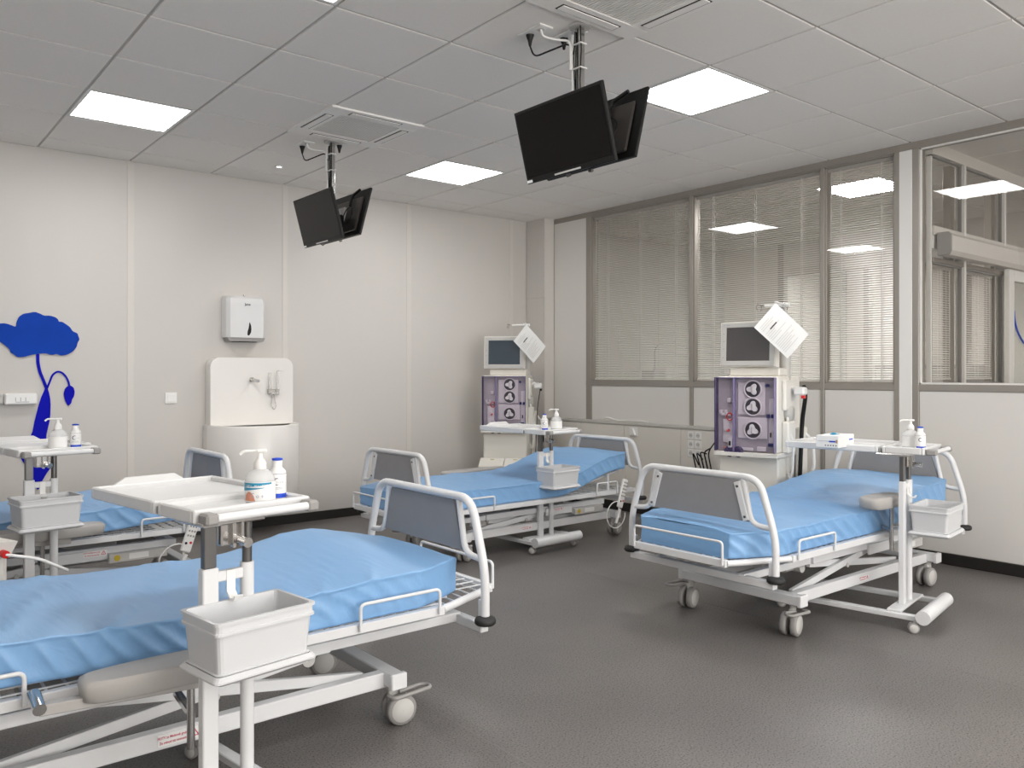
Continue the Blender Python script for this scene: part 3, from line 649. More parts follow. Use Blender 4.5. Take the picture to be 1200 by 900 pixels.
# ------------------------------------------------------------------ beds
def caster(parent, x, y, rz, lift=0.0, small=False):
    k = .46 if small else 1.0
    c = empty('caster', (x, y, 0), rz); c.parent = parent
    r = .056 * k
    MB().box(-.012 * k, .030 * k, -.012 * k, .012 * k, .07 * k, .125 * k, .004 * k).cyl((0, 0, .125 * k), (0, 0, .150 * k), .016 * k).build('fork', 'lightgrey', c)
    for s in (-1, 1):
        MB().lathe([(.001, s * .012 * k), (r * .95, s * .012 * k), (r, s * .016 * k), (r, s * .034 * k), (r * .9, s * .041 * k), (.001, s * .043 * k)], (.03 * k, 0, r), 20, 1).build('wheel', 'greyplastic', c)
        MB().lathe([(.001, s * .0445 * k), (r * .72, s * .0445 * k), (r * .78, s * .040 * k)], (.03 * k, 0, r), 20, 1).build('hub_cap', 'lightgrey', c)
    return c
def end_board(parent, name, x, z, s):
    # s = +1: board seen from outside has its brackets on -x side
    e = empty(name, (x, 0, z)); e.parent = parent
    t = MB()
    P = [(0, -.43, -.415), (0, -.43, -.215), (0, -.305, .012), (0, .305, .012), (0, .43, -.215), (0, .43, -.415)]
    P = [(0, -.432, -.43), (0, -.432, -.265), (0, -.36, -.04), (0, -.302, .0), (0, .302, .0), (0, .36, -.04), (0, .432, -.265), (0, .432, -.43)]
    P = [(0, -.432, -.43), (0, -.432, -.265), (0, -.345, .0), (0, .345, .0), (0, .432, -.265), (0, .432, -.43)]
    t.tube(P, .0165, n=14, bend=.075, seg=7)
    for q in (-1, 1):
        t.tube([(0, q * .262, -.005), (0, q * .205 if False else q * .305, -.215), (0, q * .415, -.222)], .0125, n=12, bend=.05, seg=6)
    t.build('tube_frame', 'white', e)
    pn = [(-.235, -.018), (.235, -.018), (.292, -.205), (-.292, -.205)]
    MB().prism(pn, -.006, .006, 'yz').build('board', 'board', e)
    for q in (-1, 1):
        b = MB(); a0 = Vector((s * -.010, q * .232, -.025)); a1 = Vector((s * -.010, q * .285, -.200))
        b.bar(a0, a1, .012, .032, .002); b.build('board_bracket', 'white', e)
        for pt in (a0.lerp(a1, .12), a0.lerp(a1, .9)):
            MB().cyl(pt + Vector((s * -.010, 0, 0)), pt, .006, n=10).build('screw', 'darksteel', e)
        MB().lathe([(.001, 0), (.034, 0), (.040, .006), (.041, .016), (.036, .026), (.020, .030), (.001, .030)], (0, q * .432, -.462), 22).build('bumper', 'rubber', e)
    return e
def bed(loc, rz, lift, label, cang=30, pads=(), bstart=.95, knee=0.0, back=.09, L=1.99, warn=(), box_side=-1, handset=False, sy=-1, mlabel='', moff=0.0, deck_loops=True):
    zb = .415 + lift      # deck rail centre
    t = thing('hospital_bed', label, 'bed', (loc[0], loc[1], 0), rz, 'adjustable treatment beds')
    # chassis
    xa, xb = .335, 1.79
    f = MB()
    for y in (-.29, .29): f.box(xa, xb, y - .02, y + .02, .135, .190, .003)
    for x in (xa, xb): f.box(x - .03, x + .03, -.355, .355, .145, .192, .004)
    for x in (xa, xb):
        for y in (-.36, .36): f.box(x - .032, x + .032, y - .012, y + .012, .140, .197, .004)
    f.build('chassis', 'white', t)
    rng = random.Random(int(loc[0] * 100))
    for x in (xa, xb):
        for y in (-.31, .31): caster(t, x, y, R(cang) - rz + rng.uniform(-.25, .25))
    # scissor arms + sub frame
    zs = zb - .085
    for y in (-.245, .245):
        MB().bar((.42, y, .17), (1.30, y, zs - .01), .022, .036).build('scissor_arm', 'white', t)
        MB().bar((.62, y * .9, zs - .035), (1.55, y * .9, .17), .022, .036).build('scissor_arm', 'white', t)
        MB().cyl((.945, y * 1.0 - math.copysign(.0, y), (zs + .15) / 2 + .0), (.945, y * 1.07, (zs + .15) / 2), .012, n=12).build('pivot', 'lightgrey', t)
    s_ = MB()
    for y in (-.27, .27): s_.box(.56, 1.72, y - .018, y + .018, zs - .018, zs + .022, .003)
    for x in (.58, 1.15, 1.70): s_.box(x - .02, x + .02, -.255, .255, zs - .015, zs + .019, .002)
    s_.build('sub_frame', 'white', t)
    MB().tube([(.60, -.2, zs - .06), (.60, .2, zs - .06)], .024, n=14).tube([(.5, 0, zs - .07), (1.0, .02, .24)], .028, n=14).build('lift_actuator', 'lightgrey', t)
    MB().cyl((.52, -.20, zs - .02), (.58, -.20, zs - .02), .032, n=16).cyl((.50, -.15, zs - .055), (.62, -.15, zs - .055), .022, n=14).build('motor', 'lightgrey', t)
    MB().box(1.05, 1.45, -.12, .12, zs - .06, zs + .03, .01).build('control_unit', 'greyplastic', t)
    sd = box_side
    cb = MB().box(1.36, 1.66, sd * .285, sd * .335, zs - .062, zs - .012, .004); cb.build('control_box', 'lightgrey', t)
    MB().cyl((1.40, sd * .335, zs - .037), (1.40, sd * .337, zs - .037), .016, n=18).build('yellow_mark', 'yellow', t)
    MB().box(1.46, 1.56, sd * .335, sd * .3365, zs - .05, zs - .02).build('data_plate', 'paper', t)
    MB().box(1.10, 1.36, sd * .288, sd * .300, zs - .045, zs + .01, .002).build('side_plate', 'white', t)
    # red warning labels
    rot = (PI / 2, 0, 0) if sy < 0 else (PI / 2, 0, PI)
    def warnlabel(x, y, z, k=1.0):
        MB().box(x - .062 * k, x + .062 * k, y, y + sy * .0008, z - .018 * k, z + .018 * k).build('warning_label', 'paper', t)
        yy = y + sy * .0012; dr_ = 1 if sy < 0 else -1
        text('label_text', 'NUTV ze Mednosk grobe', .011 * k, 'redprint', t, (x - dr_ * .018 * k, yy, z + .007 * k), rot, ext=.0002, xs=.78, bold=.0002)
        text('label_text', 'Ze svinod niz nosnosti', .011 * k, 'redprint', t, (x - dr_ * .018 * k, yy, z - .008 * k), rot, ext=.0002, xs=.78, bold=.0002)
        tx = x + dr_ * .045 * k
        for a, b in (((-.012, -.009), (.012, -.009)), ((.012, -.009), (0, .012)), ((0, .012), (-.012, -.009))):
            MB().bar((tx + a[0] * k, yy, z + a[1] * k), (tx + b[0] * k, yy, z + b[1] * k), .0006, .003 * k, 0).build('warning_triangle', 'redprint', t)
        MB().box(tx - .001 * k, tx + .001 * k, yy - .0003, yy + .0003, z - .006 * k, z + .005 * k).build('warning_mark', 'redprint', t)
    for (x, y, z, k) in warn: warnlabel(x, y, z, k)
    # deck frame: outline with chamfered foot corners
    d = MB(); zt = zb
    for q in (-1, 1):
        d.bar((.17, q * .40, zt), (1.0, q * .40, zt), .028, .032)
        d.bar((1.0, q * .40, zt), (1.93, q * .40, zt + .0), .026, .030)
        d.tube([(-.14, q * .27, zt), (.0, q * .33, zt), (.17, q * .398, zt)], .015, n=8, bend=.08)
        d.box(-.01, .01, q * .40, q * .425, zt - .10, zt + .01, .002)
        d.box(1.97, 1.99, q * .38, q * .425, zt - .10, zt + .01, .002)
        d.bar((1.93, q * .40, zt), (1.985, q * .40, zt - .04), .026, .03)
    d.bar((-.145, -.275, zt), (-.145, .275, zt), .026, .034)
    d.box(-.018, .018, -.43, .43, zt - .11, zt - .075, .003)
    d.box(1.972, 2.008, -.43, .43, zt - .11, zt - .075, .003)
    d.box(-.005, .60, -.27, -.235, zt - .105, zt - .07, .003); d.box(-.005, .60, .235, .27, zt - .105, zt - .07, .003)
    d.build('deck_frame', 'white', t)
    if back > .06:
        bf = MB()
        for q in (-1, 1): bf.tube([(bstart + .02, q * .30, zt + .008), (bstart + .35, q * .30, zt + back * .45), (1.86, q * .30, zt + back * .98 - .002)], .010, n=8, bend=.15)
        bf.tube([(1.86, -.30, zt + back * .98 - .002), (1.86, .30, zt + back * .98 - .002)], .010, n=8)
        bf.build('backrest_frame', 'white', t)
        for q in (-1, 1): MB().bar((1.70, q * .34, zt), (1.70, q * .34, zt + back * .93), .02, .02).build('backrest_support', 'white', t)
    g = MB()     # wire mesh under the mattress
    for i in range(40):
        x = -.12 + i * .052; hw_ = .27 + (.12 * min(1, max(0, (x + .14) / .31)))
        g.box(x - .003, x + .003, -hw_, hw_, zt + .004, zt + .009)
    for j in range(13):
        y = -.36 + j * .06; x0 = -.13 if abs(y) < .28 else .06 + (abs(y) - .28) * 1.2
        g.box(x0, 1.95, y - .003, y + .003, zt + .010, zt + .014)
    g.build('wire_mesh', 'white', t, kind='stuff')
    # mattress retainers (bent wire loops)
    for q in (-1, 1):
        MB().tube([(.20, q * .425, zt - .005), (.20, q * .425, zt + .085), (.52, q * .425, zt + .085), (.52, q * .425, zt - .005)], .006, n=8, bend=.02).build('mattress_retainer', 'white', t)
        MB().tube([(1.50, q * .425, zt - .005), (1.50, q * .425, zt + .085), (1.72, q * .425, zt + .085), (1.72, q * .425, zt - .005)], .006, n=8, bend=.02).build('mattress_retainer', 'white', t)
    MB().tube([(-.165, -.265, zt - .005), (-.165, -.265, zt + .10), (-.165, .265, zt + .10), (-.165, .265, zt - .005)], .006, n=8, bend=.02).build('mattress_retainer', 'white', t)
    end_board(t, 'footboard', 0, .797 + lift, 1)
    end_board(t, 'headboard', L, .797 + lift, -1)
    # brake pedals
    for q in (-1, 1):
        MB().tube([(xa - .02, q * .335, .118), (xa - .11, q * .335, .125), (xa - .13, q * .36, .125), (xa - .12, q * .385, .125), (xa + .03, q * .385, .118), (xa + .03, q * .345, .118)], .0075, n=8, bend=.02).build('brake_pedal', 'greyplastic', t)
    # arm rests
    for (x0, x1, y, zt_, px, zp) in pads:
        a = empty('armrest', ((x0 + x1) / 2, y, zt_)); a.parent = t; hl = (x1 - x0) / 2
        pts = [(-hl, -.03), (-hl + .03, -.062), (hl * .2, -.068), (hl, -.05), (hl + .01, 0), (hl, .05), (hl * .2, .068), (-hl + .03, .062), (-hl, .03)]
        pts = smooth_poly(pts, 2); m2 = MB(); n2 = len(pts); vs = []
        for zz, k2 in ((-.058, .90), (-.052, .98), (-.014, 1.0), (-.004, .975), (0, .92)): vs += [(a_ * k2, b2 * k2, zz) for a_, b2 in pts]
        fs = [(j * n2 + i, j * n2 + (i + 1) % n2, (j + 1) * n2 + (i + 1) % n2, (j + 1) * n2 + i) for j in range(4) for i in range(n2)]
        m2.add(vs, fs, True); m2.add(vs[:n2], [tuple(range(n2))]); m2.add(vs[-n2:], [tuple(range(n2))])
        m2.build('pad', 'pad', a)
        MB().cyl((px, 0, -.062), (px, 0, zp - zt_), .011, n=12).build('post', 'chrome', a)
        qs = 1 if y > 0 else -1
        MB().bar((px, 0, zp - zt_ + .10), (px, -qs * (abs(y) - .39), zp - zt_ + .12), .02, .02).build('clamp', 'chrome', a)
        if zt_ < .55:
            kx = 1 if rz > 1 else -1
            MB().cyl((kx * (hl + .10), qs * .03, -.045), (kx * (hl + .10), -qs * .05, -.03), .016, n=16).build('clamp_knob', 'chrome', a)
            MB().bar((kx * (hl + .10), qs * .01, -.050), (-kx * hl * .6, 0, -.078), .032, .028).build('support_bar', 'pad', a)
    if handset:
        h = empty('handset', (1.76, sd * .45, zb + .02)); h.parent = t; h.rotation_euler = (0, R(18), 0)
        MB().box(-.028, .028, -.010, .012, -.14, .08, .006).build('case', 'plasticwhite', h)
        ky = MB()
        for i in range(2 if False else 3):
            for j in range(5): ky.box(-.019 + i * .015, -.010 + i * .015, sd * .012 - .001, sd * .012 + .001, .05 - j * .026, .060 - j * .026)
        ky.build('keys', 'greyplastic', h, kind='stuff')
        MB().cyl((.012, sd * .0105, -.085), (.012, sd * .013, -.085), .007, n=12).build('red_key', 'red', h)
        MB().cyl((-.012, sd * .0105, -.092), (-.012, sd * .013, -.092), .007, n=12).build('black_key', 'black', h)
        cz = [(-.02 + .10 * math.cos(a), 0, -.20 + .10 * math.sin(a)) for a in [PI / 2 + 2 * PI * i / 20 * .85 for i in range(20)]]
        MB().tube([(0, 0, -.14), (0, 0, -.17)] + cz, .004, n=8).build('cable', 'plasticwhite', h)
        MB().cyl((.01, 0, -.15), (0, 0, -.26), .012, n=10).build('coil', 'plasticwhite', h)
    # mattress: a thing of its own lying on the deck
    nx = 260; vs = []; x0, x1 = -.115 + moff, 1.915; z0 = zb + .0145; T = .125
    def hwid(x):
        a = x - x0; e = x1 - x; w_ = .388
        if a < .24: w_ = .265 + (.388 - .265) * (a / .24) ** .8
        if e < .07: w_ = .388 - .06 * (1 - e / .07)
        return w_
    def zoff(x):
        z = 0.0
        if x > bstart: u = min(1, (x - bstart) / (1.8 - bstart)); z += back * (u * u * (3 - 2 * u))
        return z
    seed = loc[0] * 7.3 + loc[1] * 3.1
    prof = [(.0, 0.0), (.55, 0.0), (.94, 0.0), (.99, .004), (1.0, .012), (1.0, .024), (1.0, .038), (1.0, .052), (1.0, .066), (1.0, .080), (1.0, .094), (1.0, .106), (1.0, .113), (1.007, .117), (1.006, .121), (.994, .122), (.97, .1215), (.93, .122), (.86, .1225), (.78, .123), (.68, .1235), (.55, .124), (.4, .1245), (.2, .125), (.0, .125)]
    half = prof; loop = half + [(-a, b) for a, b in half[-2:0:-1]]
    nl = len(loop)
    for i in range(nx + 1):
        # denser at the ends
        u = i / nx; x = x0 + (x1 - x0) * u; h_ = hwid(x); zo = zoff(x)
        endk = min(1, min(u, 1 - u) * nx / 2.0)   # round the end edges
        for (a, b) in loop:
            side = abs(a) > .9 and .01 < b < .115
            y = a * h_; z = b
            sg = 1 if a > 0 else -1
            n1 = noise.noise(Vector((x * 2.1, sg * 3 + z * 6, seed)))
            if abs(a) >= .98 and b < .114:
                ph = x * 36 - sy * 0 + (z if sg * math.cos(rz) < 0 else z) * 34 * (1 if rz < 1 else -1) * (1) + 3.4 * n1
                am = max(.22, .5 + 1.1 * noise.noise(Vector((x * 1.6 + 9, sg * 5, seed))))
                env = math.sin(PI * min(1, max(0, z / .118))) ** .6
                fold = (1 - abs(math.sin(ph))) ** 2.2
                y += sg * (.019 * am * fold - .004) * env
            if knee: z += knee * math.exp(-((x - .36) / .24) ** 2) * (.62 - .38 * a) * max(0, (b - .012) / .113)
            if b > .115:
                q1 = noise.noise(Vector((x * 7 - y * 4, y * 1.3, seed + 4))); q2 = noise.noise(Vector((x * 15 - y * 7, y * 2.5, seed + 8)))
                z += .006 * noise.noise(Vector((x * 3, y * 3, seed))) + (.014 * (1 - abs(q1) * 2.2) ** 3 if abs(q1) < .45 else 0) * (.4 + noise.noise(Vector((x * 1.3, y * 1.3, seed + 20)))) + .003 * q2
                z += .004 * (1 - a * a)
            if b > .09 and endk < 1: z -= .005 * (1 - endk)
            if b < .02: z = max(z, b)
            vs.append((x, y, z0 + (zo * min(1, b / .06 + .0) if False else zo) + z))
    fs = []
    for i in range(nx):
        for k in range(nl): fs.append((i * nl + k, i * nl + (k + 1) % nl, (i + 1) * nl + (k + 1) % nl, (i + 1) * nl + k))
    m3 = MB().add(vs, fs, True)
    # end caps as strips between the two halves of the loop
    for base in (0, nx * nl):
        H_ = len(half)
        cap = []
        for k in range(H_ - 1):
            kk = (nl - k) % nl; kk2 = (nl - k - 1) % nl
            ids = [base + k, base + k + 1, base + kk2, base + kk]
            ids2 = []
            for q in ids:
                if q not in ids2: ids2.append(q)
            if len(ids2) > 2: m3.f.append(tuple(ids2)); m3.sm.append(False)
    mo = m3.build('mattress', 'mattress', None, (loc[0], loc[1], 0), rz); tag(mo, mlabel, 'mattress', 'blue mattresses')
    return t
bed((3.23, 2.52), 0, -.012, 'white hospital bed at right with grey footboard facing the camera', cang=186, pads=[(.80, 1.12, -.44, .628, .10, .33)],
    back=.085, warn=[(1.02, -.3105, .163, .75), (1.36, -.289, .17 + .155, .0001)][:1], mlabel='blue mattress on the right hand bed by the glass partition')
bed((2.86, 4.75), R(.5), -.062, 'white hospital bed in the far corner below the wall ledge', bstart=1.12, pads=[(.75, 1.38, .52, .495, .0, .33)],
    back=.15, warn=[(.90, -.3105, .163, .75), (1.22, -.3005, .262, .7)], mlabel='blue mattress on the far corner bed', handset=True)
bed((1.86, 2.87), PI, -.013, 'white hospital bed in the left foreground, cut off by the frame', cang=-6, pads=[(.98, 1.385, .52, .470, -.075, .21)],
    knee=.065, back=.03, warn=[(1.075, .3105, .163, 1.0), (1.62, .289, .325, 1.0)], sy=1, box_side=-1, mlabel='blue mattress in the left foreground, the largest', moff=.13)
bed((-.27, 5.07), 0, -.02, 'white hospital bed at the far left under the blue flower', pads=[(.55, 1.30, -.47, .50, .10, .20)],
    back=.04, warn=[(1.30, -.3005, .305, .9), (1.05, -.3105, .163, .8)], mlabel='blue mattress on the far left bed behind the bin', handset=True)

# ------------------------------------------------------------------ overbed tables and bins
def overbed_table(loc, rz, ztop, label, ztray, lip=True, off=(0, 0), ext=0.0):
    ox, oy = off
    t = thing('overbed_table', label, 'table', (loc[0], loc[1], 0), rz, 'overbed tables')
    f = MB()
    for x in (-.20, .20): f.box(x - .02, x + .02, -.13, .58, .055, .080, .003)
    f.box(-.20, .20, -.035, .035, .080, .092, .003)
    f.build('base_frame', 'white', t)
    MB().cyl((-.25, -.145, .085), (.20, -.145, .085), .034, n=22).build('foot_cover', 'white', t)
    for x, y in ((-.22, -.11), (.20, -.11), (-.20, .56), (.20, .56)): caster(t, x, y, PI / 2 + .4, small=True)
    MB().box(-.077, -.033, -.014, .014, .09, ztop, .003).build('column', 'white', t)
    MB().cyl((.055, 0, .09), (.055, 0, ztop), .018, n=18).build('column', 'white', t)
    MB().box(-.072, -.038, -.011, .011, ztop, ztray - .01, .002).build('inner_column', 'darksteel', t)
    MB().cyl((.055, 0, ztop), (.055, 0, ztray - .01), .013, n=16).build('inner_column', 'darksteel', t)
    MB().box(-.035, .04, -.009, .009, ztop - .040, ztop - .012, .003).build('crossbar', 'white', t)
    MB().prism([(-.012, ztop - .012), (-.008, ztop - .012), (-.008, ztop - .068), (-.026, ztop - .088), (-.046, ztop - .086), (-.052, ztop - .074), (-.048, ztop - .072), (-.042, ztop - .080), (-.028, ztop - .082), (-.012, ztop - .066)], -.010, .014, 'yz').xf(Matrix.Rotation(-PI/2*0, 4, 'Z')).build('hook', 'plasticwhite', t)
    b = MB().box(-.03, .035, -.02, .02, ztray - .075, ztray - .012, .004).box(-.09, .09, -.035, .12, ztray - .018, ztray - .006, .003)
    b.box(-.005, .005, -.034, -.02, ztray - .08, ztray - .012, .001).box(.02, .028, -.034, -.02, ztray - .08, ztray - .012, .001)
    b.build('tilt_bracket', 'chrome', t)
    MB().cyl((.015, -.02, ztray - .06), (.015, -.075, ztray - .064), .009, .013, n=14).build('knob', 'chrome', t)
    # two trays
    def tray(nm, x0, x1, y0, y1, lipside):
        m_ = MB(); e = .016; z0 = ztray; 
        m_.box(x0 + .004, x1 - .004, y0 + .004, y1 - .004, z0, z0 + .008, .002)
        for (a, b2, c, d2) in ((x0, x1, y0, y0 + e), (x0, x1, y1 - e, y1), (x0, x0 + e, y0 + e, y1 - e), (x1 - e, x1, y0 + e, y1 - e)): m_.box(a, b2, c, d2, z0 - .012, z0 + .024, .004)
        o = m_.build(nm, 'tray', t)
        if lipside: MB().prism([(x0 + .06, z0 + .02), (x1 - .10, z0 + .02), (x1 - .14, z0 + .045), (x0 + .10, z0 + .045)], y1 - .012, y1 - .002).build('book_stop', 'tray', o)
        return o
    tray('side_tray', -.095 + ox, .255 + ox, .0 + oy, .205 + oy, False)
    o = tray('main_tray', -.095 + ox, .305 + ox, .225 + oy, .655 + oy + ext, lip)
    MB().box(-.09 + ox, .30 + ox, .211 + oy, .223 + oy, ztray - .010, ztray + .012, .002).build('edge_trim', 'greyplastic', o)
    r = MB().cyl((-.055 + ox, -.042 + oy, ztray + .004), (.215 + ox, -.042 + oy, ztray + .004), .0115, n=14); r.build('handle_rod', 'white', t)
    for x in (-.070, .232): MB().box(x - .018 + ox, x + .018 + ox, -.055 + oy, -.005 + oy, ztray - .012, ztray + .018, .006).build('rod_bracket', 'greyplastic', t)
    return t
def bin_(loc, rz, label, w_=.27, d_=.185, h_=.14):
    t = thing('plastic_bin', label, 'bin', loc, rz, 'plastic bins on the overbed tables')
    m_ = MB(); 
    def ring(w1, d1, z): return [(x, y, z) for x, y in rrect(-w1 / 2, w1 / 2, -d1 / 2, d1 / 2, .014, 3)]
    n_ = 16; R_ = [ring(w_ - .03, d_ - .03, 0), ring(w_ - .01, d_ - .01, .012), ring(w_ - .022, d_ - .022, .014), ring(w_ - .008, d_ - .008, h_ - .034), ring(w_ + .006, d_ + .006, h_ - .032), ring(w_ + .006, d_ + .006, h_ - .026), ring(w_, d_, h_ - .024), ring(w_, d_, h_ - .008), ring(w_ + .008, d_ + .008, h_ - .007), ring(w_ + .008, d_ + .008, h_), ring(w_ - .012, d_ - .012, h_), ring(w_ - .034, d_ - .034, .01)]
    vs = [p for r_ in R_ for p in r_]; fs = [(j * n_ + i, j * n_ + (i + 1) % n_, (j + 1) * n_ + (i + 1) % n_, (j + 1) * n_ + i) for j in range(len(R_) - 1) for i in range(n_)]
    m_.add(vs, fs); m_.add(R_[0], [tuple(range(n_))]); m_.add(R_[-1], [tuple(range(n_))]); m_.build('tub', 'bin', t)
    q = MB()
    R2 = [ring(w_ - .02, d_ - .02, -.014), ring(w_ + .012, d_ + .012, -.004), ring(w_ + .012, d_ + .012, .0), ring(w_ - .004, d_ - .004, .010), ring(w_ - .010, d_ - .010, .010), ring(w_ - .010, d_ - .010, -.002)]
    vs = [p for r_ in R2 for p in r_]; fs = [(j * n_ + i, j * n_ + (i + 1) % n_, (j + 1) * n_ + (i + 1) % n_, (j + 1) * n_ + i) for j in range(len(R2) - 1) for i in range(n_)]
    q.add(vs, fs); q.add(R2[0], [tuple(range(n_))]); q.add(R2[-1], [tuple(range(n_))]); q.build('holder', 'bin', t)
    return t
overbed_table((4.235, 1.98), R(10), .713, 'white overbed table across the right hand bed holding a glove box', .859, lip=False, off=(.09, -.09), ext=.07)
overbed_table((3.945, 4.445), R(3), .70, 'white overbed table across the far corner bed', .841, off=(-.05, -.13), ext=.05)
overbed_table((.785, 2.15), R(9), .758, 'large white overbed table in the left foreground with rimmed tray', .888)
overbed_table((.735, 4.50), R(8), .753, 'white overbed table over the far left bed before the flower', .886, off=(-.05, -.15))
bin_((4.335, 1.868, .456), R(8), 'open white plastic bin on the right hand overbed table')
bin_((3.965, 4.335, .456), R(3), 'open white plastic bin on the far corner overbed table')
bin_((.80, 2.045, .530), R(8), 'large open white plastic bin on the foreground overbed table')
bin_((.735, 4.39, .543), R(8), 'open white plastic bin on the far left overbed table')

# ------------------------------------------------------------------ bottles
def pump_bottle(loc, rz, label, s=1.0, detail=True):
    t = thing('pump_bottle', label, 'bottle', loc, rz, 'hand gel pump bottles'); 
    MB().lathe([(.001, 0), (.038, 0), (.041, .004), (.0415, .03), (.0415, .062), (.039, .076), (.030, .088), (.018, .095), (.014, .098), (.001, .098)], (0, 0, 0), 28).build('body', 'gel', t)
    MB().lathe([(.0425, .008), (.0425, .062)], n=28).build('label_band', 'paper', t)
    if detail:
        # blue wave on the camera side of the label
        for a0, a1, z0, z1, mm in ((-1.7, .75, .046, .0605, 'labelteal'), (-1.6, .25, .036, .047, 'labelteal')):
            n_ = 14; vs = []
            for i in range(n_ + 1):
                a = -PI / 2 + a0 + (a1 - a0) * i / n_; k = i / n_
                zb_ = z0 + (.010 * k if mm == 'labelteal' else 0)
                vs += [(math.cos(a) * .0431, math.sin(a) * .0431, min(zb_, z1)), (math.cos(a) * .0431, math.sin(a) * .0431, z1)]
            MB().add(vs, [(2 * i, 2 * i + 2, 2 * i + 3, 2 * i + 1) for i in range(n_)], True).build('label_print', mm, t)
        n_ = 8; vs = []
        for i in range(n_ + 1):
            a = -PI / 2 - 1.25 + .9 * i / n_; h_ = .026 * math.sin(PI * (i / n_)) ** .6
            vs += [(math.cos(a) * .0432, math.sin(a) * .0432, .010), (math.cos(a) * .0432, math.sin(a) * .0432, .010 + h_)]
        MB().add(vs, [(2 * i, 2 * i + 2, 2 * i + 3, 2 * i + 1) for i in range(n_)], True).build('label_print', 'orange', t)
        for ch, an, zz, ss, mm in (('G', -.95, .052, .010, 'paper'), ('E', -.78, .052, .010, 'paper'), ('L', -.61, .052, .010, 'paper'), ('M', -.33, .052, .009, 'paper'), ('L', -.15, .052, .009, 'paper'), ('8', .12, .052, .009, 'paper'), ('P', .26, .052, .009, 'paper'), ('C', .40, .052, .009, 'paper'), ('C', -.55, .026, .018, 'greyprint'), ('o', -.2, .024, .017, 'greyprint'), ('+', .1, .022, .017, 'greyprint')):
            a = -PI / 2 + an
            text('label_text', ch, ss, mm, t, (math.cos(a) * .0437, math.sin(a) * .0437, zz), (PI / 2, 0, an), ext=.0001)
    MB().lathe([(.001, .094), (.017, .094), (.0175, .099), (.0175, .113), (.013, .122), (.008, .128), (.006, .142), (.001, .142)], n=20).build('collar', 'plasticwhite', t)
    MB().box(-.010, .018, -.009, .009, .142, .152, .003).tube([(-.008, 0, .1475), (-.045, 0, .1475), (-.055, 0, .138)], .0042, n=8, bend=.012).build('pump_head', 'plasticwhite', t)
    return t
def small_bottle(loc, rz, label, detail=True):
    t = thing('small_bottle', label, 'bottle', loc, rz, 'small white bottles')
    MB().lathe([(.001, 0), (.024, 0), (.026, .003), (.026, .072), (.024, .082), (.016, .090), (.0145, .094), (.0145, .112), (.001, .112)], n=26).build('body', 'plasticwhite', t)
    MB().lathe([(.001, .1125), (.0155, .1125), (.0155, .118), (.001, .120)], n=20).build('cap', 'labelblue', t)
    def band(z0, z1, a0, a1, mm):
        n_ = 14; vs = []
        for i in range(n_ + 1):
            a = -PI / 2 + a0 + (a1 - a0) * i / n_
            vs += [(math.cos(a) * .0263, math.sin(a) * .0263, z0), (math.cos(a) * .0263, math.sin(a) * .0263, z1)]
        MB().add(vs, [(2 * i, 2 * i + 2, 2 * i + 3, 2 * i + 1) for i in range(n_)], True).build('label_print', mm, t)
    band(.004, .017, -.9, 1.3, 'labelblue'); band(.0735, .0745, -1.5, 1.5, 'navy')
    # crescent mark
    n_ = 14; vs = []
    for i in range(n_ + 1):
        b = R(50) + R(255) * i / n_; th_ = .0032 * math.sin(PI * i / n_) ** .6 + .0004
        for rr in (.0105 - th_, .0105):
            dx = math.cos(b) * rr; dz = math.sin(b) * rr; a = -PI / 2 + (dx - .002) / .0263
            vs.append((math.cos(a) * .0266, math.sin(a) * .0266, .052 + dz))
    MB().add(vs, [(2 * i, 2 * i + 2, 2 * i + 3, 2 * i + 1) for i in range(n_)], True).build('crescent_mark', 'navy', t)
    if detail:
        for i, ch in enumerate('CLEAR'):
            an = -.02 + i * .17; a = -PI / 2 + an; text('label_text', ch, .006, 'greyprint', t, (math.cos(a) * .0268, math.sin(a) * .0268, .050), (PI / 2, 0, an), ext=.0001)
        for zz, k in ((.034, .55), (.030, .62)): band(zz, zz + .0012, -k, k, 'greyprint')
    return t
FC = -TH     # labels turned towards the camera
zt0 = .0085
pump_bottle((.915, 2.255, .888 + zt0), -.35 + .0, 'clear pump bottle with teal label on the foreground tray')
small_bottle((.985, 2.30, .888 + zt0), -.40, 'white bottle with blue cap on the foreground tray')
pump_bottle((4.40, 2.03, .859 + zt0), -.8, 'pump bottle standing behind small bottle on right hand table', detail=False)
small_bottle((4.345, 1.955, .859 + zt0), -1.0, 'white bottle with blue band on the right hand table', detail=False)
small_bottle((3.945, 4.46, .841 + zt0), -.7, 'white bottle on the far corner table')
pump_bottle((4.09, 4.49, .841 + zt0), -.7, 'pump bottle on the far corner table beneath the machine arm', detail=False)
pump_bottle((.805, 4.50, .886 + zt0), -.3, 'pump bottle on the far left table before blue flower', detail=False)
small_bottle((.885, 4.51, .886 + zt0), -.3, 'white bottle with blue cap on the far left table')
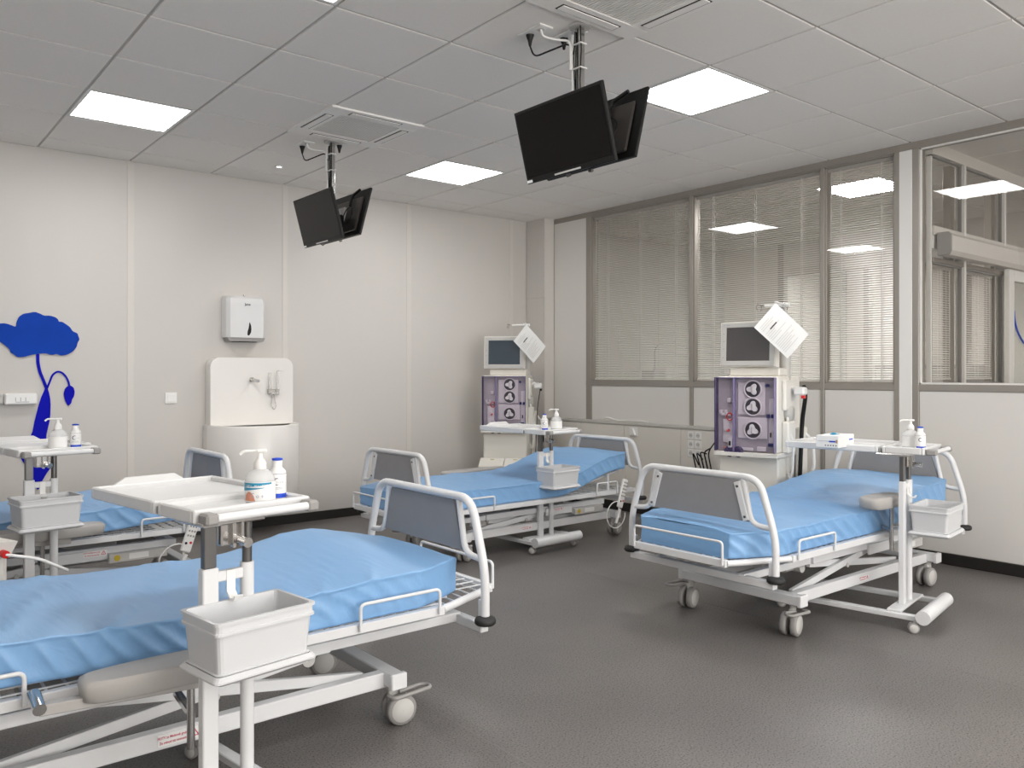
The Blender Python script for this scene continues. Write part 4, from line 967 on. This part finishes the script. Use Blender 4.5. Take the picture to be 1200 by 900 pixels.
# glove box
t = thing('glove_box', 'white cardboard glove box on the right hand overbed table', 'box', (4.17, 2.33, .859 + zt0), R(8))
MB().box(-.11, .11, -.06, .06, 0, .065, .002).build('carton', 'paper', t)
MB().prism([(a * .05, b * .016) for a, b in [(math.cos(2 * PI * i / 20), math.sin(2 * PI * i / 20)) for i in range(20)]], .065, .0655, 'xy').build('opening', 'navy', t)
MB().lathe([(.001, .012), (.012, .008), (.022, .0)], (-.02, 0, .0655), 10).build('glove_tip', 'labelteal', t)
MB().box(.04, .09, -.0612, -.0602, .035, .042).build('blue_mark', 'labelblue', t); MB().box(-.1112, -.1102, -.045, -.01, .03, .038).build('blue_mark', 'labelblue', t); MB().box(-.1112, -.1102, -.055, -.046, .026, .044).build('tan_mark', 'handtan', t)
MB().box(-.1112, -.1102, -.02, .05, .034, .036).build('print_line', 'greyprint', t)
for k in range(5): MB().box(-.1112, -.1102, -.05 + k * .014, -.044 + k * .014, .010, .016).build('pictogram', 'darkprint', t)

# ------------------------------------------------------------------ dialysis machines
def machine(loc, rz, label, screen_mat, far=False):
    t = thing('dialysis_machine', label, 'medical machine', (loc[0], loc[1], 0), rz, 'dialysis machines')
    # local: front faces -x, +y is the viewer's left
    W = .205
    b = MB()
    b.box(.10, .50, -W + .01, W - .01, .14, .43, .012)
    b.box(.05, .48, -W, W, .43, .715, .010)
    b.box(.03, .46, -W - .002, W + .002, .74, 1.245, .012)
    b.build('body', 'cream', t)
    MB().box(-.015, .42, -W - .018, W + .012, .712, .745, .006).build('ledge', 'cream', t)
    MB().box(.02, .55, -W - .03, W + .03, .06, .15, .012).build('base', 'machgrey', t)
    for x in (.08, .50):
        for y in (-W, W): caster(t, x, y, 0, small=True)
    # flap with yellow marks
    fm = MB(); 
    for y0, y1 in ((-W - .015, -.003), (.003, W + .025)):
        fm.add([(.05, y0, .475), (.05, y1, .475), (-.06, y1, .405), (-.06, y0, .405), (.05, y0, .455), (.05, y1, .455), (-.06, y1, .385), (-.06, y0, .385)], [(0, 1, 2, 3), (7, 6, 5, 4), (0, 4, 5, 1), (2, 6, 7, 3), (1, 5, 6, 2), (0, 3, 7, 4)])
    fm.build('front_flap', 'cream', t)
    for y in (-.10, .115): MB().box(.020, .032, y - .018, y + .018, .4625, .4665).build('yellow_mark', 'yellow', t)
    # door: mauve inner plate, relief, tinted film, violet edges
    x = .028
    d = empty('door', (0, 0, 0)); d.parent = t
    MB().box(x - .010, x, -W + .004, W - .004, .748, 1.238, .003).build('inner_plate', 'mauve', d)
    fr = MB().box(x - .055, x - .010, W - .012, W - .001, .748, 1.238, .002); fr.build('door_edge', 'violet', d)
    MB().box(x - .050, x - .010, -W + .002, -W + .006, .748, 1.238, .001).box(x - .050, x - .01, -W + .006, W - .012, 1.233, 1.238, .001).build('door_rim', 'lavender', d)
    rel = MB()
    rel.box(x - .020, x - .010, -.145, .055, .835, .975, .006).box(x - .018, x - .010, -.13, .055, .99, 1.205, .006)
    rel.box(x - .020, x - .010, .085, .16, .80, .96, .006).box(x - .018, x - .010, -.20, -.155, .80, 1.10, .006).box(x - .03, x - .010, .10, .125, 1.07, 1.10, .004)
    rel.box(x - .03, x - .010, .10, .17, .98, 1.0, .004).box(x - .045, x - .010, .085, .115, .77, .835, .005).box(x - .03, x - .010, -.05, .045, .755, .775, .004).box(x - .03, x - .010, -.14, -.08, .755, .785, .004)
    rel.cyl((x - .035, .13, .90), (x - .010, .13, .90), .018, n=12).box(x - .04, x - .010, .155, .175, .995, 1.02, .003).box(x - .04, x - .010, .125, .14, .995, 1.02, .003)
    rel.build('relief', 'mauvelight', d)
    for i, z in enumerate((1.16, 1.045, .892)):
        y = -.05
        r = empty('blood_pump', (x - .012, y, z)); r.parent = d
        MB().lathe([(.062, -.002), (.062, -.016), (.055, -.019), (.050, -.004)], n=28, axis=0).build('pump_housing', 'mauvelight', r)
        MB().lathe([(.052, -.0095), (.001, -.0095)], n=28, axis=0).build('pump_recess', 'darkprint', r)
        lob = [( (.030 + .009 * math.cos(3 * a + i)) * math.cos(a), (.030 + .009 * math.cos(3 * a + i)) * math.sin(a)) for a in [2 * PI * k / 36 for k in range(36)]]
        MB().prism(lob, -.022, -.006, 'yz').build('rotor', 'plasticwhite', r)
        MB().box(-.030, -.022, -.006, .006, -.022, .022, .003).build('rotor_handle', 'lightgrey', r)
    MB().box(x - .045, x - .012, .068, .080, .748, 1.238, .002).build('hinge_rib', 'lavender', d)
    MB().box(x - .048, x - .046, -W + .004, .066, .750, 1.236).build('clear_cover', 'doorfilm', d)
    MB().box(x - .048, x - .046, .082, W - .004, .750, 1.236).build('clear_cover', 'doorfilm', d)
    rg = [(x - .03, .105 + .021 * math.cos(a), .975 + .024 * math.sin(a)) for a in [2 * PI * k / 16 for k in range(16)]]
    MB().tube(rg, .004, n=6, closed=True).build('red_ring', 'red', d)
    MB().cyl((x - .035, .117, .885), (x - .012, .117, .885), .010, n=12).build('red_cap', 'red', d)
    MB().box(x - .035, x - .012, -.165, -.145, .975, 1.0, .003).box(x - .035, x - .012, -.195, -.175, .975, 1.0, .003).cyl((x - .03, -.15, 1.185), (x - .012, -.15, 1.185), .011, n=12).box(x - .035, x - .012, -.19, -.155, .79, .812, .003).build('blue_clip', 'navy', d)
    MB().box(x - .05, x - .045, .092, .104, .785, .815).box(x - .032, x - .03, -.178, -.168, .85, .88).build('dark_slot', 'dark', d)
    MB().box(x - .02, x - .012, .13, .16, .765, .772).build('orange_mark', 'orange', d)
    MB().lathe([(.001, -.03), (.035, -.03), (.038, -.02)], (x - .01, .045, .745), 20, 0).lathe([(.001, -.03), (.035, -.03), (.038, -.02)], (x - .01, .105, .745), 20, 0).build('latch', 'violet', d)
    # column, neck, monitor
    MB().cyl((.26, -W + .03, .60), (.26, -W + .03, 1.50), .036, n=20).build('column', 'machgrey', t)
    MB().box(.10, .34, -W + .01, W - .05, 1.245, 1.30, .01).box(.13, .24, -.06, .06, 1.29, 1.34, .01).build('neck', 'cream', t)
    mo = empty('monitor', (.07, .012, 1.31)); mo.parent = t; mo.rotation_euler = (0, R(3), 0)
    c = MB(); a0, a1, h0, h1 = -.19, .19, 0, .30
    fr_ = [(0, a0, h0), (0, a1, h0), (0, a1, h1), (0, a0, h1)]; md = [(.05, a0 - .006, h0 - .004), (.05, a1 + .006, h0 - .004), (.05, a1 + .006, h1 + .006), (.05, a0 - .006, h1 + .006)]; bk = [(.15, a0 + .03, h0 + .01), (.15, a1 - .03, h0 + .01), (.15, a1 - .03, h1 - .03), (.15, a0 + .03, h1 - .03)]
    c.add(fr_ + md + bk, [(3, 2, 1, 0), (8, 9, 10, 11)] + [(i, (i + 1) % 4, 4 + (i + 1) % 4, 4 + i) for i in range(4)] + [(4 + i, 4 + (i + 1) % 4, 8 + (i + 1) % 4, 8 + i) for i in range(4)])
    c.build('housing', 'cream', mo)
    bz = MB(); 
    for (y0, y1, z0, z1) in ((a0 + .006, a1 - .006, .006, .038), (a0 + .006, a1 - .006, .262, .294), (a0 + .006, a0 + .040, .038, .262), (a1 - .042, a1 - .006, .038, .262)): bz.box(-.008, 0, y0, y1, z0, z1, .002)
    bz.build('bezel', 'machgrey', mo)
    MB().box(-.004, 0, a0 + .04, a1 - .042, .038, .262).build('display', screen_mat, mo)
    MB().box(-.0088, -.008, .12, .15, .277, .281).box(-.0088, -.008, .16, .168, .275, .283).build('maker_mark', 'greyprint', mo)
    for z in (.22, .17, .12, .06): MB().cyl((-.010, a1 - .024, z), (-.008, a1 - .024, z), .004, n=8).build('button', 'greyplastic', mo)
    # infusion pole with hooks
    p = MB().cyl((.26, -W + .03, 1.50), (.26, -W + .03, 1.73), .009, n=10); p.build('infusion_pole', 'chrome' if far else 'machgrey', t)
    h = MB().tube([(.26, -W + .03, 1.725), (.26, -W + .17, 1.725)], .010, n=10).cyl((.26, -W + .0, 1.725), (.26, -W + .06, 1.725), .016, n=12)
    h.build('hook_bar', 'plasticwhite', t)
    h2 = MB().tube([(.26, -W + .03, 1.725), (-.015, -W, 1.725)], .006, n=8); h2.build('front_hook', 'plasticwhite', t)
    hk = MB()
    for s in (-1, 1):
        for dy in (.18, 0.0):
            hk.tube([(.26, -W + .02 + dy * .9, 1.725), (.26 + s * .035, -W + .03 + dy, 1.735), (.26 + s * .05, -W + .03 + dy, 1.71), (.26 + s * .035, -W + .03 + dy, 1.695)], .0028, n=6, bend=.015)
    hk.build('hooks', 'chrome', t)
    # right side fittings (seen past the front edge)
    MB().box(.10, .30, -W - .03, -W, 1.02, 1.22, .01).build('side_housing', 'cream', t)
    MB().tube([(.22, -W - .02, 1.165), (.22, -W - .06, 1.165)], .018, n=12).box(.18, .26, -W - .12, -W - .05, 1.12, 1.175, .010).build('holder_arm', 'plasticwhite', t)
    MB().tube([(.24, -W - .10, 1.18), (.28, -W - .10, 1.12), (.30, -W - .07, .95), (.30, -W - .05, .45), (.30, -W - .04, .12)], .014 if not far else .004, n=10, bend=.06).build('black_hose', 'black', t)
    MB().box(.17, .21, -W - .125, -W - .105, 1.10, 1.12, .002).build('red_tab', 'red' if not far else 'black', t)
    MB().lathe([(.001, -.04), (.05, -.035), (.06, 0), (.001, .004)], (.20, -W - .002, 1.0), 20, 1).build('side_dial', 'machgrey', t)
    MB().tube([(.16, -W - .02, .98), (.14, -W - .03, .92), (.16, -W - .06, .80), (.17, -W - .05, .62), (.18, -W - .03, .55), (.2, -W - .01, .60)], .009, n=8, bend=.05).build('white_tube', 'plasticwhite', t)
    MB().tube([(.44, -W - .04, .86), (.46, -W - .09, .80), (.46, -W - .10, .62), (.46, -W - .06, .55), (.46, -W - .03, .60), (.46, -W - .02, .84)], .011, n=8, bend=.06).build('white_tube', 'plasticwhite', t)
    MB().box(.34, .48, -W - .05, -W - .005, .20, .90, .012).build('side_tank', 'cream', t)
    MB().box(.1, .24, -W - .05, -W, .74, .95, .01).build('side_bracket', 'cream', t)
    # sheet of paper hanging by one corner
    pp = thing('paper_sheet', 'white printed sheet hanging by one corner from the %s machine' % ('far' if far else 'near'), 'paper', (loc[0], loc[1], 0), rz, 'sheets hung on the machines')
    o = MB(); w_, h_ = .21, .297; th_ = R(-48)
    q = empty('sheet_pivot', (.225, -W + .02, 1.715)) if False else None
    mt = Matrix.Translation((-.02, -W - .005, 1.715)) @ Matrix.Rotation(R(42), 4, 'Z') @ Matrix.Rotation(th_, 4, 'X')
    ny = 8; vs = []
    for i in range(ny + 1):
        for j in range(ny + 1):
            yy = w_ * i / ny; zz = -h_ * j / ny; vs.append((-.006 * math.sin(PI * i / ny) - .004 * math.sin(PI * j / ny) - .10 * 0, yy, zz))
    f1 = [(i * (ny + 1) + j, i * (ny + 1) + j + 1, (i + 1) * (ny + 1) + j + 1, (i + 1) * (ny + 1) + j) for i in range(ny) for j in range(ny)]
    n0 = len(vs); vs += [(a + .002, b_2, c_2) for a, b_2, c_2 in vs]; f2 = [tuple(k + n0 for k in f[::-1]) for f in f1]
    o.add(vs, f1 + f2, True).xf(mt).build('sheet', 'paper', pp)
    ln = MB(); rr = random.Random(3)
    for k in range(17):
        zz = -.03 - k * .014; yl = .18 * rr.uniform(.4, 1)
        if k in (3, 9): continue
        ln.box(-.013, -.0115, w_ - .015 - yl * .9, w_ - .015, zz - .0012, zz + .0012)
    ln.xf(mt).build('printed_lines', 'lightgrey', pp)
    MB().box(-.0135, -.0115, .09, .15, -.088, -.080).xf(mt).build('heading', 'darkprint', pp)
    return t
machine((4.594, 3.20), R(13), 'tall dialysis machine standing behind the right hand bed', 'screen')
machine((4.72, 5.90), R(42), 'tall dialysis machine in the room corner behind the far bed', 'screenblue', far=True)
# black cables on the wall beside the near machine
cb = MB()
rr = random.Random(5)
for k in range(5):
    y0 = 4.18 + .04 * k; cb.tube([(5.50, y0 - .06, .70 - .05 * k), (5.46, y0 - .02, .62), (5.50, y0 - .05 * rr.random(), .45), (5.47, y0, .30), (5.49, y0 - .04, .1 + .02 * k)], .006, n=6, bend=.05)
tag(cb.build('cable_bundle', 'black'), 'tangle of black cables hanging left of the near machine', 'cables')
# machine console at the far left, cut by the frame
t = thing('console', 'beige device corner with red button at the left edge', 'medical device', (.28, 3.62, 0), R(20))
MB().box(-.30, .16, -.13, .13, .30, .62, .02).build('body', 'cream', t)
MB().add([(-.34, -.17, .68), (.17, -.17, .64), (.17, .15, .64), (-.34, .15, .68), (-.34, -.15, .60), (.15, -.15, .58), (.15, .13, .58), (-.34, .13, .60)], [(0, 1, 2, 3), (7, 6, 5, 4), (0, 4, 5, 1), (1, 5, 6, 2), (2, 6, 7, 3), (3, 7, 4, 0)]).build('top_cover', 'cream', t)
MB().cyl((.12, -.16, .602), (.12, -.185, .600), .014, n=14).build('red_button', 'red', t); MB().cyl((.02, -.16, .605), (.02, -.180, .603), .014, n=14).build('black_button', 'black', t)
MB().tube([(.12, -.18, .60), (.22, -.22, .57), (.34, -.20, .50)], .006, n=8, bend=.03).build('white_cable', 'plasticwhite', t)
MB().box(-.25, .1, -.1, .1, .0, .30, .02).build('pedestal', 'cream', t)
